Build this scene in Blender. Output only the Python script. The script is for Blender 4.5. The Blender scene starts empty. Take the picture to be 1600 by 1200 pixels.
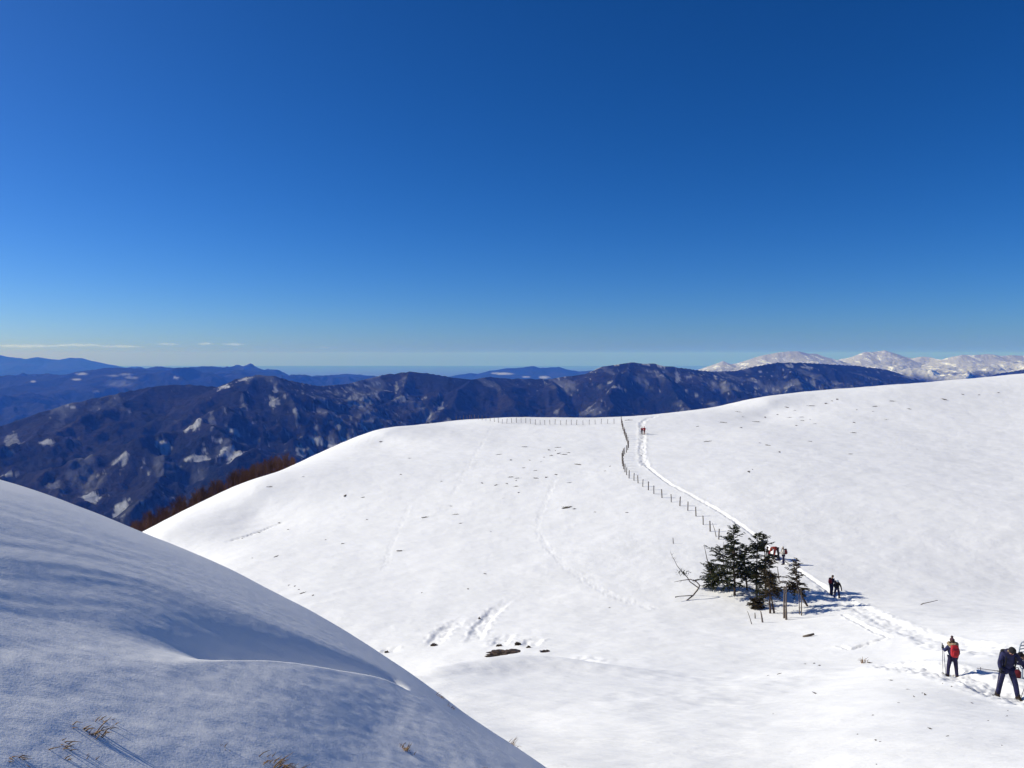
import bpy, bmesh, math, random
import numpy as np
from mathutils import Vector, Matrix

# ------------------------------------------------------------------ camera, sky, sun, exposure
S = bpy.context.scene
C = S.collection
R = math.radians
PITCH = R(2.13)
F = 1208.0
cam = bpy.data.cameras.new('camera')
cam.sensor_width = 36.0
cam.lens = 36.0 * F / 1600.0
cam.clip_start = 0.1
cam.clip_end = 300000.0
camo = bpy.data.objects.new('camera', cam)
camo.rotation_euler = (R(90) - PITCH, 0, 0)
C.objects.link(camo)
S.camera = camo

SUN_EL, SUN_AZ = R(31), R(-76)
W = bpy.data.worlds.new('World')
S.world = W
W.use_nodes = True
wn = W.node_tree
bg = wn.nodes['Background']
sky = wn.nodes.new('ShaderNodeTexSky')
sky.sky_type = 'NISHITA'
sky.sun_disc = False
sky.altitude = 1500
sky.air_density = 0.8
sky.dust_density = 1.5
sky.ozone_density = 10.0
sky.sun_elevation = SUN_EL
sky.sun_rotation = SUN_AZ
hsv = wn.nodes.new('ShaderNodeHueSaturation')
hsv.inputs['Saturation'].default_value = 1.1
gam = wn.nodes.new('ShaderNodeGamma')
gam.inputs['Gamma'].default_value = 1.15
wn.links.new(sky.outputs[0], gam.inputs['Color'])
wn.links.new(gam.outputs[0], hsv.inputs['Color'])
tint = wn.nodes.new('ShaderNodeMix')
tint.data_type = 'RGBA'
tint.blend_type = 'MULTIPLY'
tint.inputs[0].default_value = 1.0
tint.inputs[7].default_value = (1.05, 1.015, 1.05, 1)
wn.links.new(hsv.outputs[0], tint.inputs[6])
wn.links.new(tint.outputs[2], bg.inputs[0])
bg.inputs[1].default_value = 0.0645

sl = bpy.data.lights.new('sun', 'SUN')
sl.energy = 4.2
sl.angle = R(0.5)
sl.color = (1.0, 0.955, 0.85)
so = bpy.data.objects.new('sun', sl)
sdir = Vector((math.cos(SUN_EL) * math.sin(SUN_AZ), math.cos(SUN_EL) * math.cos(SUN_AZ), math.sin(SUN_EL)))
so.rotation_euler = sdir.to_track_quat('Z', 'Y').to_euler()
so.location = sdir * 60
C.objects.link(so)
S.view_settings.view_transform = 'Standard'
S.view_settings.look = 'None'
S.view_settings.exposure = 0.20
S.view_settings.gamma = 1.0
S.cycles.volume_bounces = 3

# ------------------------------------------------------------------ helpers
rng = np.random.default_rng(7)
random.seed(7)


def uv_of(px, py):
    dx, dy = (px - 800) / F, (600 - py) / F
    Y = math.cos(PITCH) + dy * math.sin(PITCH)
    return dx / Y, (-math.sin(PITCH) + dy * math.cos(PITCH)) / Y


def at(px, py, d):
    u, v = uv_of(px, py)
    return Vector((u * d, d, v * d))


_perm = rng.permutation(512).astype(np.int64)
_perm = np.concatenate([_perm, _perm, _perm])
_gr = np.stack([np.cos(np.arange(512) * 2.399963), np.sin(np.arange(512) * 2.399963)], 1)


def perlin(x, y):
    xi = np.floor(x).astype(np.int64)
    yi = np.floor(y).astype(np.int64)
    xf, yf = x - xi, y - yi
    xi &= 511
    yi &= 511
    sx = xf * xf * xf * (xf * (xf * 6 - 15) + 10)
    sy = yf * yf * yf * (yf * (yf * 6 - 15) + 10)

    def g(ix, iy, fx, fy):
        h = _gr[_perm[_perm[ix] + iy]]
        return h[..., 0] * fx + h[..., 1] * fy
    a = g(xi, yi, xf, yf)
    b = g(xi + 1, yi, xf - 1, yf)
    c = g(xi, yi + 1, xf, yf - 1)
    d = g(xi + 1, yi + 1, xf - 1, yf - 1)
    return (a + (b - a) * sx) * (1 - sy) + (c + (d - c) * sx) * sy


def fbm(x, y, wl, octv=4, gain=0.5, seed=0.0):
    t = 0
    a = 1.0
    for i in range(octv):
        t = t + a * perlin(x / wl + 17.3 * i + seed, y / wl - 9.7 * i + seed * 1.7)
        a *= gain
        wl *= 0.5
    return t


def ridged(x, y, wl, octv=4, gain=0.5, seed=0.0):
    t = 0
    a = 1.0
    for i in range(octv):
        t = t + a * (1 - 2 * np.abs(perlin(x / wl + 11.1 * i + seed, y / wl + 5.3 * i - seed)))
        a *= gain
        wl *= 0.5
    return t


def sstep(a, b, x):
    t = np.clip((x - a) / (b - a), 0, 1)
    return t * t * (3 - 2 * t)


def polydist(x, y, pts):
    best = np.full(x.shape, 1e9)
    along = np.zeros(x.shape)
    acc = 0.0
    for (ax, ay), (bx, by) in zip(pts[:-1], pts[1:]):
        ex, ey = bx - ax, by - ay
        L2 = ex * ex + ey * ey + 1e-9
        t = np.clip(((x - ax) * ex + (y - ay) * ey) / L2, 0, 1)
        d = np.hypot(x - ax - t * ex, y - ay - t * ey)
        m = d < best
        best = np.where(m, d, best)
        along = np.where(m, acc + t * math.sqrt(L2), along)
        acc += math.sqrt(L2)
    return best, along


def grid_mesh(name, X, Y, Z, mat, attrs=None):
    nr, nc = X.shape
    me = bpy.data.meshes.new(name)
    co = np.stack([X, Y, Z], -1).reshape(-1, 3).astype(np.float32)
    idx = np.arange(nr * nc).reshape(nr, nc)
    q = np.stack([idx[:-1, :-1], idx[:-1, 1:], idx[1:, 1:], idx[1:, :-1]], -1).reshape(-1, 4)
    me.vertices.add(len(co))
    me.vertices.foreach_set('co', co.ravel())
    me.loops.add(q.size)
    me.loops.foreach_set('vertex_index', q.ravel().astype(np.int32))
    me.polygons.add(len(q))
    me.polygons.foreach_set('loop_start', np.arange(0, q.size, 4, dtype=np.int32))
    me.polygons.foreach_set('use_smooth', np.ones(len(q), bool))
    me.update()
    for k, v in (attrs or {}).items():
        a = me.attributes.new(k, 'FLOAT', 'POINT')
        a.data.foreach_set('value', v.ravel().astype(np.float32))
    me.materials.append(mat)
    o = bpy.data.objects.new(name, me)
    C.objects.link(o)
    return o


def tag(o, label=None, cat=None, group=None, kind=None):
    if label:
        o['label'] = label
    if cat:
        o['category'] = cat
    if group:
        o['group'] = group
    if kind:
        o['kind'] = kind
    return o


def empty(name, loc):
    o = bpy.data.objects.new(name, None)
    o.location = loc
    o.empty_display_size = 0.2
    C.objects.link(o)
    return o


def copy_tree(o, parent=None):
    c = o.copy()
    C.objects.link(c)
    if parent:
        c.parent = parent
    for ch in list(o.children):
        copy_tree(ch, c)
    return c


class MB:
    """collects simple shapes and links them as one mesh object"""

    def __init__(self):
        self.v, self.f = [], []

    def tube(self, pts, rad, n=6, cap=True):
        pts = [Vector(p) for p in pts]
        if not hasattr(rad, '__len__'):
            rad = [rad] * len(pts)
        base = len(self.v)
        up = Vector((0, 0, 1))
        for i, p in enumerate(pts):
            d = (pts[min(i + 1, len(pts) - 1)] - pts[max(i - 1, 0)])
            d = d.normalized() if d.length > 1e-9 else up
            a = d.cross(Vector((0.31, 0.95, 0.05)))
            if a.length < 1e-3:
                a = d.cross(Vector((1, 0, 0)))
            a.normalize()
            b = d.cross(a)
            for k in range(n):
                t = 2 * math.pi * k / n
                self.v.append(tuple(p + (a * math.cos(t) + b * math.sin(t)) * rad[i]))
        for i in range(len(pts) - 1):
            for k in range(n):
                a0 = base + i * n + k
                a1 = base + i * n + (k + 1) % n
                self.f.append((a0, a1, a1 + n, a0 + n))
        if cap:
            self.f.append(tuple(base + k for k in range(n))[::-1])
            self.f.append(tuple(base + (len(pts) - 1) * n + k for k in range(n)))

    def quad(self, a, b, c, d):
        i = len(self.v)
        self.v += [tuple(a), tuple(b), tuple(c), tuple(d)]
        self.f.append((i, i + 1, i + 2, i + 3))

    def tri(self, a, b, c):
        i = len(self.v)
        self.v += [tuple(a), tuple(b), tuple(c)]
        self.f.append((i, i + 1, i + 2))

    def ball(self, c, r, nu=10, nv=7, fn=None):
        c = Vector(c)
        r = Vector((r, r, r)) if not hasattr(r, '__len__') else Vector(r)
        base = len(self.v)
        for j in range(nv + 1):
            ph = math.pi * j / nv
            for i in range(nu):
                th = 2 * math.pi * i / nu
                d = Vector((math.sin(ph) * math.cos(th), math.sin(ph) * math.sin(th), math.cos(ph)))
                k = fn(d) if fn else 1.0
                self.v.append((c.x + d.x * r.x * k, c.y + d.y * r.y * k, c.z + d.z * r.z * k))
        for j in range(nv):
            for i in range(nu):
                a = base + j * nu + i
                b = base + j * nu + (i + 1) % nu
                self.f.append((a, a + nu, b + nu, b))

    def build(self, name, mat, parent=None, smooth=True):
        me = bpy.data.meshes.new(name)
        me.from_pydata(self.v, [], self.f)
        me.materials.append(mat)
        if smooth:
            me.polygons.foreach_set('use_smooth', [True] * len(me.polygons))
        o = bpy.data.objects.new(name, me)
        C.objects.link(o)
        if parent:
            o.parent = parent
        return o


# ------------------------------------------------------------------ materials
def mat_new(name):
    m = bpy.data.materials.new(name)
    m.use_nodes = True
    nt = m.node_tree
    return m, nt, nt.nodes['Principled BSDF']


def noise_node(nt, scale, detail=4.0, rough=0.5, vec=None, dist=0.0):
    n = nt.nodes.new('ShaderNodeTexNoise')
    n.inputs['Scale'].default_value = scale
    n.inputs['Detail'].default_value = detail
    n.inputs['Roughness'].default_value = rough
    n.inputs['Distortion'].default_value = dist
    if vec is not None:
        nt.links.new(vec, n.inputs['Vector'])
    return n


def ramp(nt, fac, stops):
    r = nt.nodes.new('ShaderNodeValToRGB')
    e = r.color_ramp.elements
    e[0].position, e[0].color = stops[0][0], (*stops[0][1], 1)
    e[1].position, e[1].color = stops[-1][0], (*stops[-1][1], 1)
    for p, c in stops[1:-1]:
        k = e.new(p)
        k.color = (*c, 1)
    nt.links.new(fac, r.inputs[0])
    return r


def simple(name, c0, c1, scale=8.0, rough=0.8, bump=0.0):
    m, nt, b = mat_new(name)
    tc = nt.nodes.new('ShaderNodeTexCoord')
    n = noise_node(nt, scale, 4, 0.6, tc.outputs['Object'])
    r = ramp(nt, n.outputs[0], [(0.35, c0), (0.65, c1)])
    nt.links.new(r.outputs[0], b.inputs['Base Color'])
    b.inputs['Roughness'].default_value = rough
    b.inputs['Specular IOR Level'].default_value = 0.25
    if bump:
        bp = nt.nodes.new('ShaderNodeBump')
        bp.inputs['Strength'].default_value = bump
        bp.inputs['Distance'].default_value = 0.05
        nt.links.new(n.outputs[0], bp.inputs['Height'])
        nt.links.new(bp.outputs[0], b.inputs['Normal'])
    return m


def snow_mat(name, layers, albedo0, albedo1):
    """layers: (scale vector, detail, distance)"""
    m, nt, b = mat_new(name)
    geo = nt.nodes.new('ShaderNodeNewGeometry')
    last = None
    for sc, det, dist in layers:
        mp = nt.nodes.new('ShaderNodeMapping')
        mp.inputs['Scale'].default_value = sc
        mp.inputs['Rotation'].default_value = (0, 0, R(25))
        nt.links.new(geo.outputs['Position'], mp.inputs['Vector'])
        n = noise_node(nt, 1.0, det, 0.55, mp.outputs[0], 0.3)
        bp = nt.nodes.new('ShaderNodeBump')
        bp.inputs['Strength'].default_value = 1.0
        bp.inputs['Distance'].default_value = dist
        nt.links.new(n.outputs[0], bp.inputs['Height'])
        if last:
            nt.links.new(last.outputs[0], bp.inputs['Normal'])
        last = bp
    n2 = noise_node(nt, 0.13, 5, 0.6, geo.outputs['Position'])
    r = ramp(nt, n2.outputs[0], [(0.3, albedo0), (0.7, albedo1)])
    nt.links.new(r.outputs[0], b.inputs['Base Color'])
    nt.links.new(last.outputs[0], b.inputs['Normal'])
    b.inputs['Roughness'].default_value = 0.75
    b.inputs['Specular IOR Level'].default_value = 0.12
    return m


M_SNOW = snow_mat('wind_packed_snow', [((0.35, 0.9, 0.5), 4, 0.09), ((2.2, 5.5, 3), 5, 0.032), ((14, 14, 14), 3, 0.005)],
                  (0.875, 0.87, 0.845), (0.925, 0.918, 0.895))
M_BANK = snow_mat('drifted_snow', [((1.5, 3.4, 2.0), 3, 0.008), ((9, 16, 10), 4, 0.0045), ((60, 60, 60), 3, 0.0022)],
                  (0.875, 0.87, 0.845), (0.925, 0.918, 0.895))


def forest_mat(name, snow=(0.80, 0.82, 0.86)):
    m, nt, b = mat_new(name)
    geo = nt.nodes.new('ShaderNodeNewGeometry')
    n1 = noise_node(nt, 0.0016, 6, 0.6, geo.outputs['Position'])
    r1 = ramp(nt, n1.outputs[0], [(0.36, (0.006, 0.008, 0.008)), (0.5, (0.0125, 0.0122, 0.011)), (0.66, (0.025, 0.021, 0.017))])
    n2 = noise_node(nt, 0.028, 6, 0.75, geo.outputs['Position'])
    r2 = ramp(nt, n2.outputs[0], [(0.33, (0.15, 0.15, 0.15)), (0.67, (2.0, 1.95, 1.85))])
    mu = nt.nodes.new('ShaderNodeMix')
    mu.data_type = 'RGBA'
    mu.blend_type = 'MULTIPLY'
    mu.inputs[0].default_value = 1.0
    nt.links.new(r1.outputs[0], mu.inputs[6])
    nt.links.new(r2.outputs[0], mu.inputs[7])
    at_ = nt.nodes.new('ShaderNodeAttribute')
    at_.attribute_name = 'snow'
    mx = nt.nodes.new('ShaderNodeMix')
    mx.data_type = 'RGBA'
    nt.links.new(at_.outputs['Fac'], mx.inputs[0])
    nt.links.new(mu.outputs[2], mx.inputs[6])
    mx.inputs[7].default_value = (*snow, 1)
    nt.links.new(mx.outputs[2], b.inputs['Base Color'])
    bp = nt.nodes.new('ShaderNodeBump')
    bp.inputs['Strength'].default_value = 0.8
    bp.inputs['Distance'].default_value = 26.0
    nt.links.new(n2.outputs[0], bp.inputs['Height'])
    nt.links.new(bp.outputs[0], b.inputs['Normal'])
    b.inputs['Roughness'].default_value = 0.95
    b.inputs['Specular IOR Level'].default_value = 0.05
    return m


M_FOREST = forest_mat('bare_forest')
M_ALPS = forest_mat('alpine_snow_and_rock', (0.93, 0.94, 0.97))
M_PLAIN = simple('lowland', (0.05, 0.055, 0.04), (0.10, 0.09, 0.06), 0.0004, 0.95)
M_GRASS = simple('dry_grass', (0.16, 0.09, 0.045), (0.34, 0.22, 0.11), 12, 0.9)
M_HEATH = simple('dark_heather', (0.035, 0.026, 0.018), (0.11, 0.075, 0.045), 9, 0.95)
M_ROCK = simple('wet_brown_rock', (0.02, 0.016, 0.013), (0.10, 0.065, 0.042), 3.5, 0.7, 0.8)
M_BARK = simple('grey_brown_bark', (0.05, 0.036, 0.028), (0.13, 0.10, 0.08), 14, 0.95, 0.6)
M_DEADWOOD = simple('weathered_wood', (0.085, 0.065, 0.05), (0.20, 0.165, 0.135), 18, 0.9, 0.5)
M_NEEDLE = simple('dark_needles', (0.014, 0.020, 0.009), (0.060, 0.066, 0.028), 3.0, 0.8)
M_NEEDLE2 = simple('rusty_needles', (0.026, 0.024, 0.012), (0.095, 0.068, 0.034), 3.0, 0.8)
M_TWIG = simple('beech_twigs', (0.05, 0.023, 0.016), (0.12, 0.055, 0.034), 0.2, 0.95)
M_NAVY = simple('navy_cloth', (0.010, 0.011, 0.040), (0.020, 0.022, 0.080), 9, 0.75, 0.4)
M_NAVY2 = simple('blue_black_cloth', (0.014, 0.012, 0.038), (0.028, 0.024, 0.068), 11, 0.8, 0.4)
M_BLACK = simple('black_cloth', (0.006, 0.006, 0.008), (0.016, 0.015, 0.018), 10, 0.8, 0.4)
M_RED = simple('red_nylon', (0.30, 0.010, 0.018), (0.45, 0.022, 0.030), 8, 0.6, 0.3)
M_MAROON = simple('maroon_cloth', (0.09, 0.008, 0.015), (0.17, 0.018, 0.026), 9, 0.75, 0.4)
M_RUST = simple('rust_red_cloth', (0.20, 0.022, 0.014), (0.32, 0.045, 0.028), 9, 0.75, 0.4)
M_CREAM = simple('cream_cloth', (0.55, 0.50, 0.43), (0.72, 0.68, 0.60), 9, 0.8, 0.4)
M_FUR = simple('tan_fur', (0.22, 0.15, 0.075), (0.55, 0.42, 0.26), 30, 0.95, 1.0)
M_WOOL = simple('mauve_wool', (0.06, 0.03, 0.04), (0.13, 0.07, 0.08), 40, 0.95, 1.0)
M_SKIN = simple('skin', (0.42, 0.24, 0.17), (0.52, 0.31, 0.22), 6, 0.6)
M_HAIR = simple('brown_hair', (0.03, 0.018, 0.011), (0.09, 0.055, 0.03), 40, 0.7)
M_GLOVE = simple('black_glove', (0.008, 0.008, 0.010), (0.02, 0.02, 0.024), 20, 0.7)
M_ALU = simple('grey_aluminium', (0.10, 0.09, 0.12), (0.16, 0.15, 0.18), 20, 0.4)
M_SHOE = simple('pale_snowshoe', (0.42, 0.36, 0.27), (0.58, 0.52, 0.42), 12, 0.6)
M_SHOEB = simple('grey_blue_snowshoe', (0.16, 0.21, 0.27), (0.42, 0.47, 0.52), 30, 0.6)
M_BOOT = simple('brown_boot', (0.02, 0.014, 0.010), (0.05, 0.035, 0.025), 15, 0.7)


# ------------------------------------------------------------------ snow slope
COLS = {
    -400: [(80.0, 1300), (140.0, 1150), (200.0, 1100), (400.0, 1150)],
    0: [(60.0, 1250), (80.0, 1130), (110.0, 1020), (140.0, 960), (200.0, 965), (400.0, 1080)],
    250: [(36.1, 1250), (53.6, 1140), (65.8, 1060), (78.3, 960), (105.2, 880), (111.3, 843), (159.8, 843), (205.0, 895), (400.0, 1030)],
    400: [(26.7, 1230), (35.3, 1165), (48.5, 1090), (57.4, 1045), (65.5, 990), (80.3, 920), (98.0, 862), (121.6, 804), (129.5, 764), (170.7, 757), (194.2, 774), (270.0, 850), (400.0, 970)],
    600: [(14.9, 1270), (22.4, 1150), (33.7, 1075), (41.6, 1062), (50.3, 1047), (58.3, 1000), (70.9, 940), (90.0, 868), (112.6, 797), (137.5, 732), (170.5, 688), (173.2, 677), (206.0, 684), (280.0, 730), (400.0, 840)],
    700: [(188.4, 662), (200.4, 658), (214.0, 664)],
    800: [(12.5, 1290), (16.8, 1200), (25.0, 1120), (35.6, 1062), (41.5, 1037), (44.2, 1044), (46.4, 1034), (52.5, 1008), (62.4, 965), (79.1, 890), (98.0, 820), (119.1, 755), (148.5, 702), (175.2, 669), (182.2, 656), (207.4, 658), (245.0, 680), (400.0, 800)],
    1000: [(15.4, 1215), (19.8, 1150), (27.2, 1100), (34.2, 1068), (40.2, 1045), (44.8, 1030), (50.8, 1005), (62.2, 955), (81.4, 864), (98.6, 797), (120.1, 735), (155.4, 682), (178.1, 654), (204.3, 651), (245.0, 664), (400.0, 770)],
    1100: [(52.8, 992), (61.9, 952), (69.5, 912), (86.6, 834), (103.5, 771), (127.2, 715), (161.5, 669), (185.3, 643), (208.3, 641)],
    1200: [(12.0, 1290), (16.0, 1200), (22.0, 1130), (30.0, 1088), (40.0, 1045), (52.0, 990), (60.0, 960), (68.0, 915), (77.0, 872), (90.3, 812), (106.1, 757), (126.9, 712), (154.7, 672), (182.6, 643), (185.4, 632), (250.0, 639), (400.0, 740)],
    1400: [(12.0, 1260), (16.0, 1170), (22.0, 1100), (30.0, 1052), (34.0, 1041), (38.0, 1035), (44.0, 1003), (55.0, 958), (70.5, 905), (80.6, 850), (92.5, 795), (122.0, 718), (167.4, 652), (198.7, 607), (246.6, 611), (300.0, 645), (400.0, 720)],
    1600: [(10.0, 1250), (14.0, 1190), (24.0, 1090), (36.0, 1000), (69.4, 915), (85.0, 820), (109.6, 745), (147.3, 677), (183.7, 622), (214.1, 586), (242.0, 588), (290.0, 620), (400.0, 700)],
    2000: [(10.0, 1250), (24.0, 1080), (68.2, 880), (116.0, 710), (186.9, 570), (220.6, 530), (240.0, 535), (400.0, 600)],
    2600: [(20.0, 1050), (60.0, 800), (140.0, 520), (200.0, 500), (400.0, 560)],
}
_P, _V = [], []
for px, lst in COLS.items():
    for d, py in lst:
        u, v = uv_of(px, py)
        _P.append((u * 3.0, math.log(d) * 2.2))
        _V.append(v)
_P, _V = np.array(_P), np.array(_V)


def _phi(r2):
    return 0.5 * r2 * np.log(r2 + 1e-12)


_n = len(_P)
_K = _phi(((_P[:, None] - _P[None]) ** 2).sum(-1)) + np.eye(_n) * 4e-4
_Q = np.c_[np.ones(_n), _P]
_A = np.block([[_K, _Q], [_Q.T, np.zeros((3, 3))]])
_w = np.linalg.solve(_A, np.r_[_V, 0, 0, 0])


def slope_v(u, d):
    a = np.clip(np.asarray(u, float), -1.5, 2.0) * 3.0
    b = np.log(np.clip(np.asarray(d, float), 7, 420)) * 2.2
    out = _w[_n] + _w[_n + 1] * a + _w[_n + 2] * b
    for k in range(_n):
        out = out + _w[k] * _phi((a - _P[k, 0]) ** 2 + (b - _P[k, 1]) ** 2)
    return out


def ray_d(px, py, dmin=9.0, dmax=230.0):
    """distance at which the line of sight through a pixel meets the smooth slope"""
    u, v = uv_of(px, py)
    ds = np.geomspace(dmin, dmax, 900)
    vv = slope_v(np.full(ds.shape, u), ds)
    hit = np.nonzero(vv >= v)[0]
    if len(hit):
        return float(ds[hit[0]])
    return float(ds[np.argmax(vv)])


def track(pts, dmin=9.0):
    out = []
    for px, py in pts:
        d = ray_d(px, py, dmin)
        u, _ = uv_of(px, py)
        out.append((u * d, d))
    return out


TRAIL_UP = track([(1312, 934), (1290, 918), (1262, 900), (1238, 885), (1214, 871), (1195, 852), (1180, 838), (1157, 822), (1132, 805),
                  (1104, 786), (1075, 771), (1050, 758), (1026, 741), (1009, 728)])
TRAIL_TOP = track([(1009, 728), (1003, 714), (1003, 700), (1004, 685), (1003, 672), (1002, 662), (1008, 656), (1025, 651)])
TRAIL_LOW = track([(1290, 918), (1312, 934), (1345, 952), (1380, 972), (1420, 988), (1460, 1000), (1510, 1010), (1560, 1021), (1620, 1032)])
TRAIL_NEAR = track([(1395, 1043), (1440, 1047), (1490, 1055), (1530, 1068), (1575, 1088), (1640, 1105), (1720, 1110)])
SIDE_TRACK = track([(1310, 1010), (1330, 1014), (1352, 1008), (1388, 997), (1340, 975), (1318, 962)])
OLD_TRACKS = [track(t) for t in (
    [(770, 664), (756, 690), (740, 715), (722, 745), (708, 772)],
    [(640, 790), (612, 850), (600, 890)],
    [(870, 745), (845, 800), (838, 825), (850, 850), (885, 890), (950, 930), (1020, 950)],
    [(900, 735), (935, 742)],
)]
DITCH = track([(340, 852), (385, 838), (425, 823), (463, 806)])
CREEK = [(at(px, py, d).x, d) for px, py, d in ((560, 1055, 46), (640, 1040, 45.5), (720, 1034, 45.5), (800, 1030, 45.5), (850, 1028, 45.5), (900, 1030, 45))]
GULLIES = [track(t, 50) for t in (
    [(676, 1012), (682, 998), (700, 978), (735, 958)],
    [(735, 1010), (752, 975), (775, 950), (810, 925)],
    [(778, 1012), (786, 998), (797, 986)],
    [(826, 1012), (834, 1002), (850, 996)],
    [(605, 1020), (613, 1008)],
)]
FOOT = track([(660, 1092), (780, 1120), (900, 1150), (1010, 1172), (1120, 1205)])
KNOB = track([(1440, 1044), (1250, 1056), (1060, 1100)])
DRIFT = track([(610, 1075), (700, 1052), (790, 1040), (880, 1042), (980, 1052), (1080, 1056)])
SPRING = track([(1400, 1036), (1425, 1032), (1448, 1026), (1470, 1022)])


def slope_z(x, y, fine=True):
    x = np.asarray(x, float)
    y = np.asarray(y, float)
    yy = np.maximum(y, 3.0)
    z = slope_v(x / yy, yy) * yy
    z = z + 0.22 * fbm(x, y, 17.0, 3, 0.45, 1.0) * sstep(10, 40, y)
    z = z + 0.07 * fbm(x, y * 1.6, 3.1, 3, 0.5, 4.0)
    if not fine:
        return z
    # wind-shaped ripples, running with the slope
    rp = ridged(x + 0.5 * y, y * 2.3 - x * 0.6, 2.4, 3, 0.55, 8.0)
    z = z + 0.013 * rp * (0.4 + sstep(-0.2, 0.5, fbm(x, y, 22.0, 2, 0.5, 3.0)))
    # patches of trodden crust
    z = z + 0.03 * np.maximum(0, fbm(x, y, 0.9, 2, 0.5, 6.0)) * sstep(0.1, 0.5, fbm(x, y, 14, 2, 0.5, 12.0))

    def carve(pts, half, depth, berm, rough, z, wl=0.7, taper=0.0, soft=False):
        xs = [p[0] for p in pts]
        ys = [p[1] for p in pts]
        pad = half * 5 + 1
        m = (x > min(xs) - pad) & (x < max(xs) + pad) & (y > min(ys) - pad) & (y < max(ys) + pad)
        if not m.any():
            return z
        xm, ym = x[m], y[m]
        d, s = polydist(xm, ym, pts)
        wob = 1 + 0.35 * perlin(s / 2.3, s * 0 + 3.3)
        h = half * wob
        prof = -depth * (1 - sstep(0.45, 1.05, d / h)) + berm * np.exp(-((d / h - 1.35) / 0.35) ** 2)
        if soft:
            # a chain of overlapping soft humps, smooth across every bend
            Lt = sum(math.hypot(q[0] - p[0], q[1] - p[1]) for p, q in zip(pts[:-1], pts[1:]))
            step = half * 0.5
            acc_, base_ = 0.0 * xm, 0.0
            for p, q in zip(pts[:-1], pts[1:]):
                L_ = math.hypot(q[0] - p[0], q[1] - p[1])
                n_ = max(1, int(L_ / step))
                for i in range(n_):
                    t_ = (i + .5) / n_
                    w_ = float(sstep(0, .3, (base_ + t_ * L_) / Lt) * (1 - sstep(.7, 1, (base_ + t_ * L_) / Lt))) * (L_ / n_) / (half * 1.772)
                    acc_ = acc_ + w_ * np.exp(-((xm - p[0] - t_ * (q[0] - p[0])) ** 2 + (ym - p[1] - t_ * (q[1] - p[1])) ** 2) / half ** 2)
                base_ += L_
            prof = -depth * acc_
            taper = 0
        lump = perlin(xm / wl, ym / wl) + 0.7 * perlin(xm / (wl * 0.45) + 31, ym / (wl * 0.45))
        prof = prof + rough * lump * (1 - sstep(0.9, 1.8, d / h))
        if taper:
            Lt = sum(math.hypot(q[0] - p[0], q[1] - p[1]) for p, q in zip(pts[:-1], pts[1:]))
            prof = prof * sstep(0, taper * Lt, s) * (1 - sstep((1 - 1.6 * taper) * Lt, Lt, s))
        z = z.copy()
        z[m] += prof
        return z
    z = carve(TRAIL_UP, 0.25, 0.13, 0.04, 0.09, z, 0.36)
    z = carve(TRAIL_TOP, 0.6, 0.07, 0.03, 0.22, z, 0.55)
    z = carve(TRAIL_LOW, 0.85, 0.09, 0.02, 0.11, z, 0.75)
    z = carve(TRAIL_NEAR, 0.9, 0.14, 0.05, 0.13, z, 0.45)
    z = carve(SIDE_TRACK, 0.2, 0.07, 0.02, 0.10, z, 0.45)
    for t in OLD_TRACKS:
        z = carve(t, 0.45, 0.015, 0.0, 0.038, z, 0.45)
    z = carve(DITCH, 0.4, 0.20, 0.0, 0.12, z, 1.2, 0.3)
    z = carve(CREEK, 1.5, 1.5, 0.0, 0.14, z, 1.3, 0.2, True)
    z = carve(FOOT, 2.6, 0.22, 0.0, 0.04, z, 2.5, 0.25, True)
    z = carve(KNOB, 2.0, -0.24, 0.0, 0.05, z, 1.6, 0.25, True)
    z = carve(DRIFT, 1.8, -0.50, 0.0, 0.05, z, 1.8, 0.25, True)
    z = carve(SPRING, 0.6, 0.25, 0.0, 0.06, z, 0.7, 0.25, True)
    for t in GULLIES:
        z = carve(t, 0.7, 0.11, 0.0, 0.11, z, 0.8, 0.3)
    return z


def ground(px, py, dmin=9.0):
    """point of the snow slope seen at a pixel"""
    d = ray_d(px, py, dmin)
    u, _ = uv_of(px, py)
    return Vector((u * d, d, float(slope_z(np.array([u * d]), np.array([d]))[0])))


th = np.concatenate([np.linspace(-75, -36, 60)[:-1], np.linspace(-36, 38, 1050), np.linspace(38, 75, 60)[1:]]) * math.pi / 180
rr = np.geomspace(7.5, 430, 950)
TH, RR = np.meshgrid(th, rr)
GX, GY = RR * np.sin(TH), RR * np.cos(TH)
slope = grid_mesh('snow_slope', GX[::-1], GY[::-1], slope_z(GX, GY)[::-1], M_SNOW)
tag(slope, 'broad sunlit snow slope with a trodden trail running up to the saddle', kind='structure')

# ------------------------------------------------------------------ shaded snow bank in the foreground
_sil = [(-700, 560), (-300, 660), (0, 750), (60, 768), (120, 791), (180, 815), (250, 843), (300, 864), (350, 884), (430, 926), (500, 962), (560, 999),
        (600, 1024), (650, 1058), (700, 1096), (760, 1140), (800, 1163), (860, 1204), (1000, 1310)]
_lip = [(-700, 960), (0, 985), (100, 986), (200, 1000), (300, 1018), (400, 1036), (500, 1050), (560, 1057), (620, 1060), (700, 1110), (1000, 1330)]
_su = np.array([uv_of(*p) for p in _sil])
_lu = np.array([uv_of(*p) for p in _lip])


def _smooth_interp(u, pts):
    acc = 0
    for k in (-0.03, -0.015, 0, 0.015, 0.03):
        acc = acc + np.interp(u + k, pts[:, 0], pts[:, 1])
    return acc / 5


def smin(a, b, k):
    h = np.clip(0.5 + 0.5 * (b - a) / k, 0, 1)
    return b + (a - b) * h - k * h * (1 - h)


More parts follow.
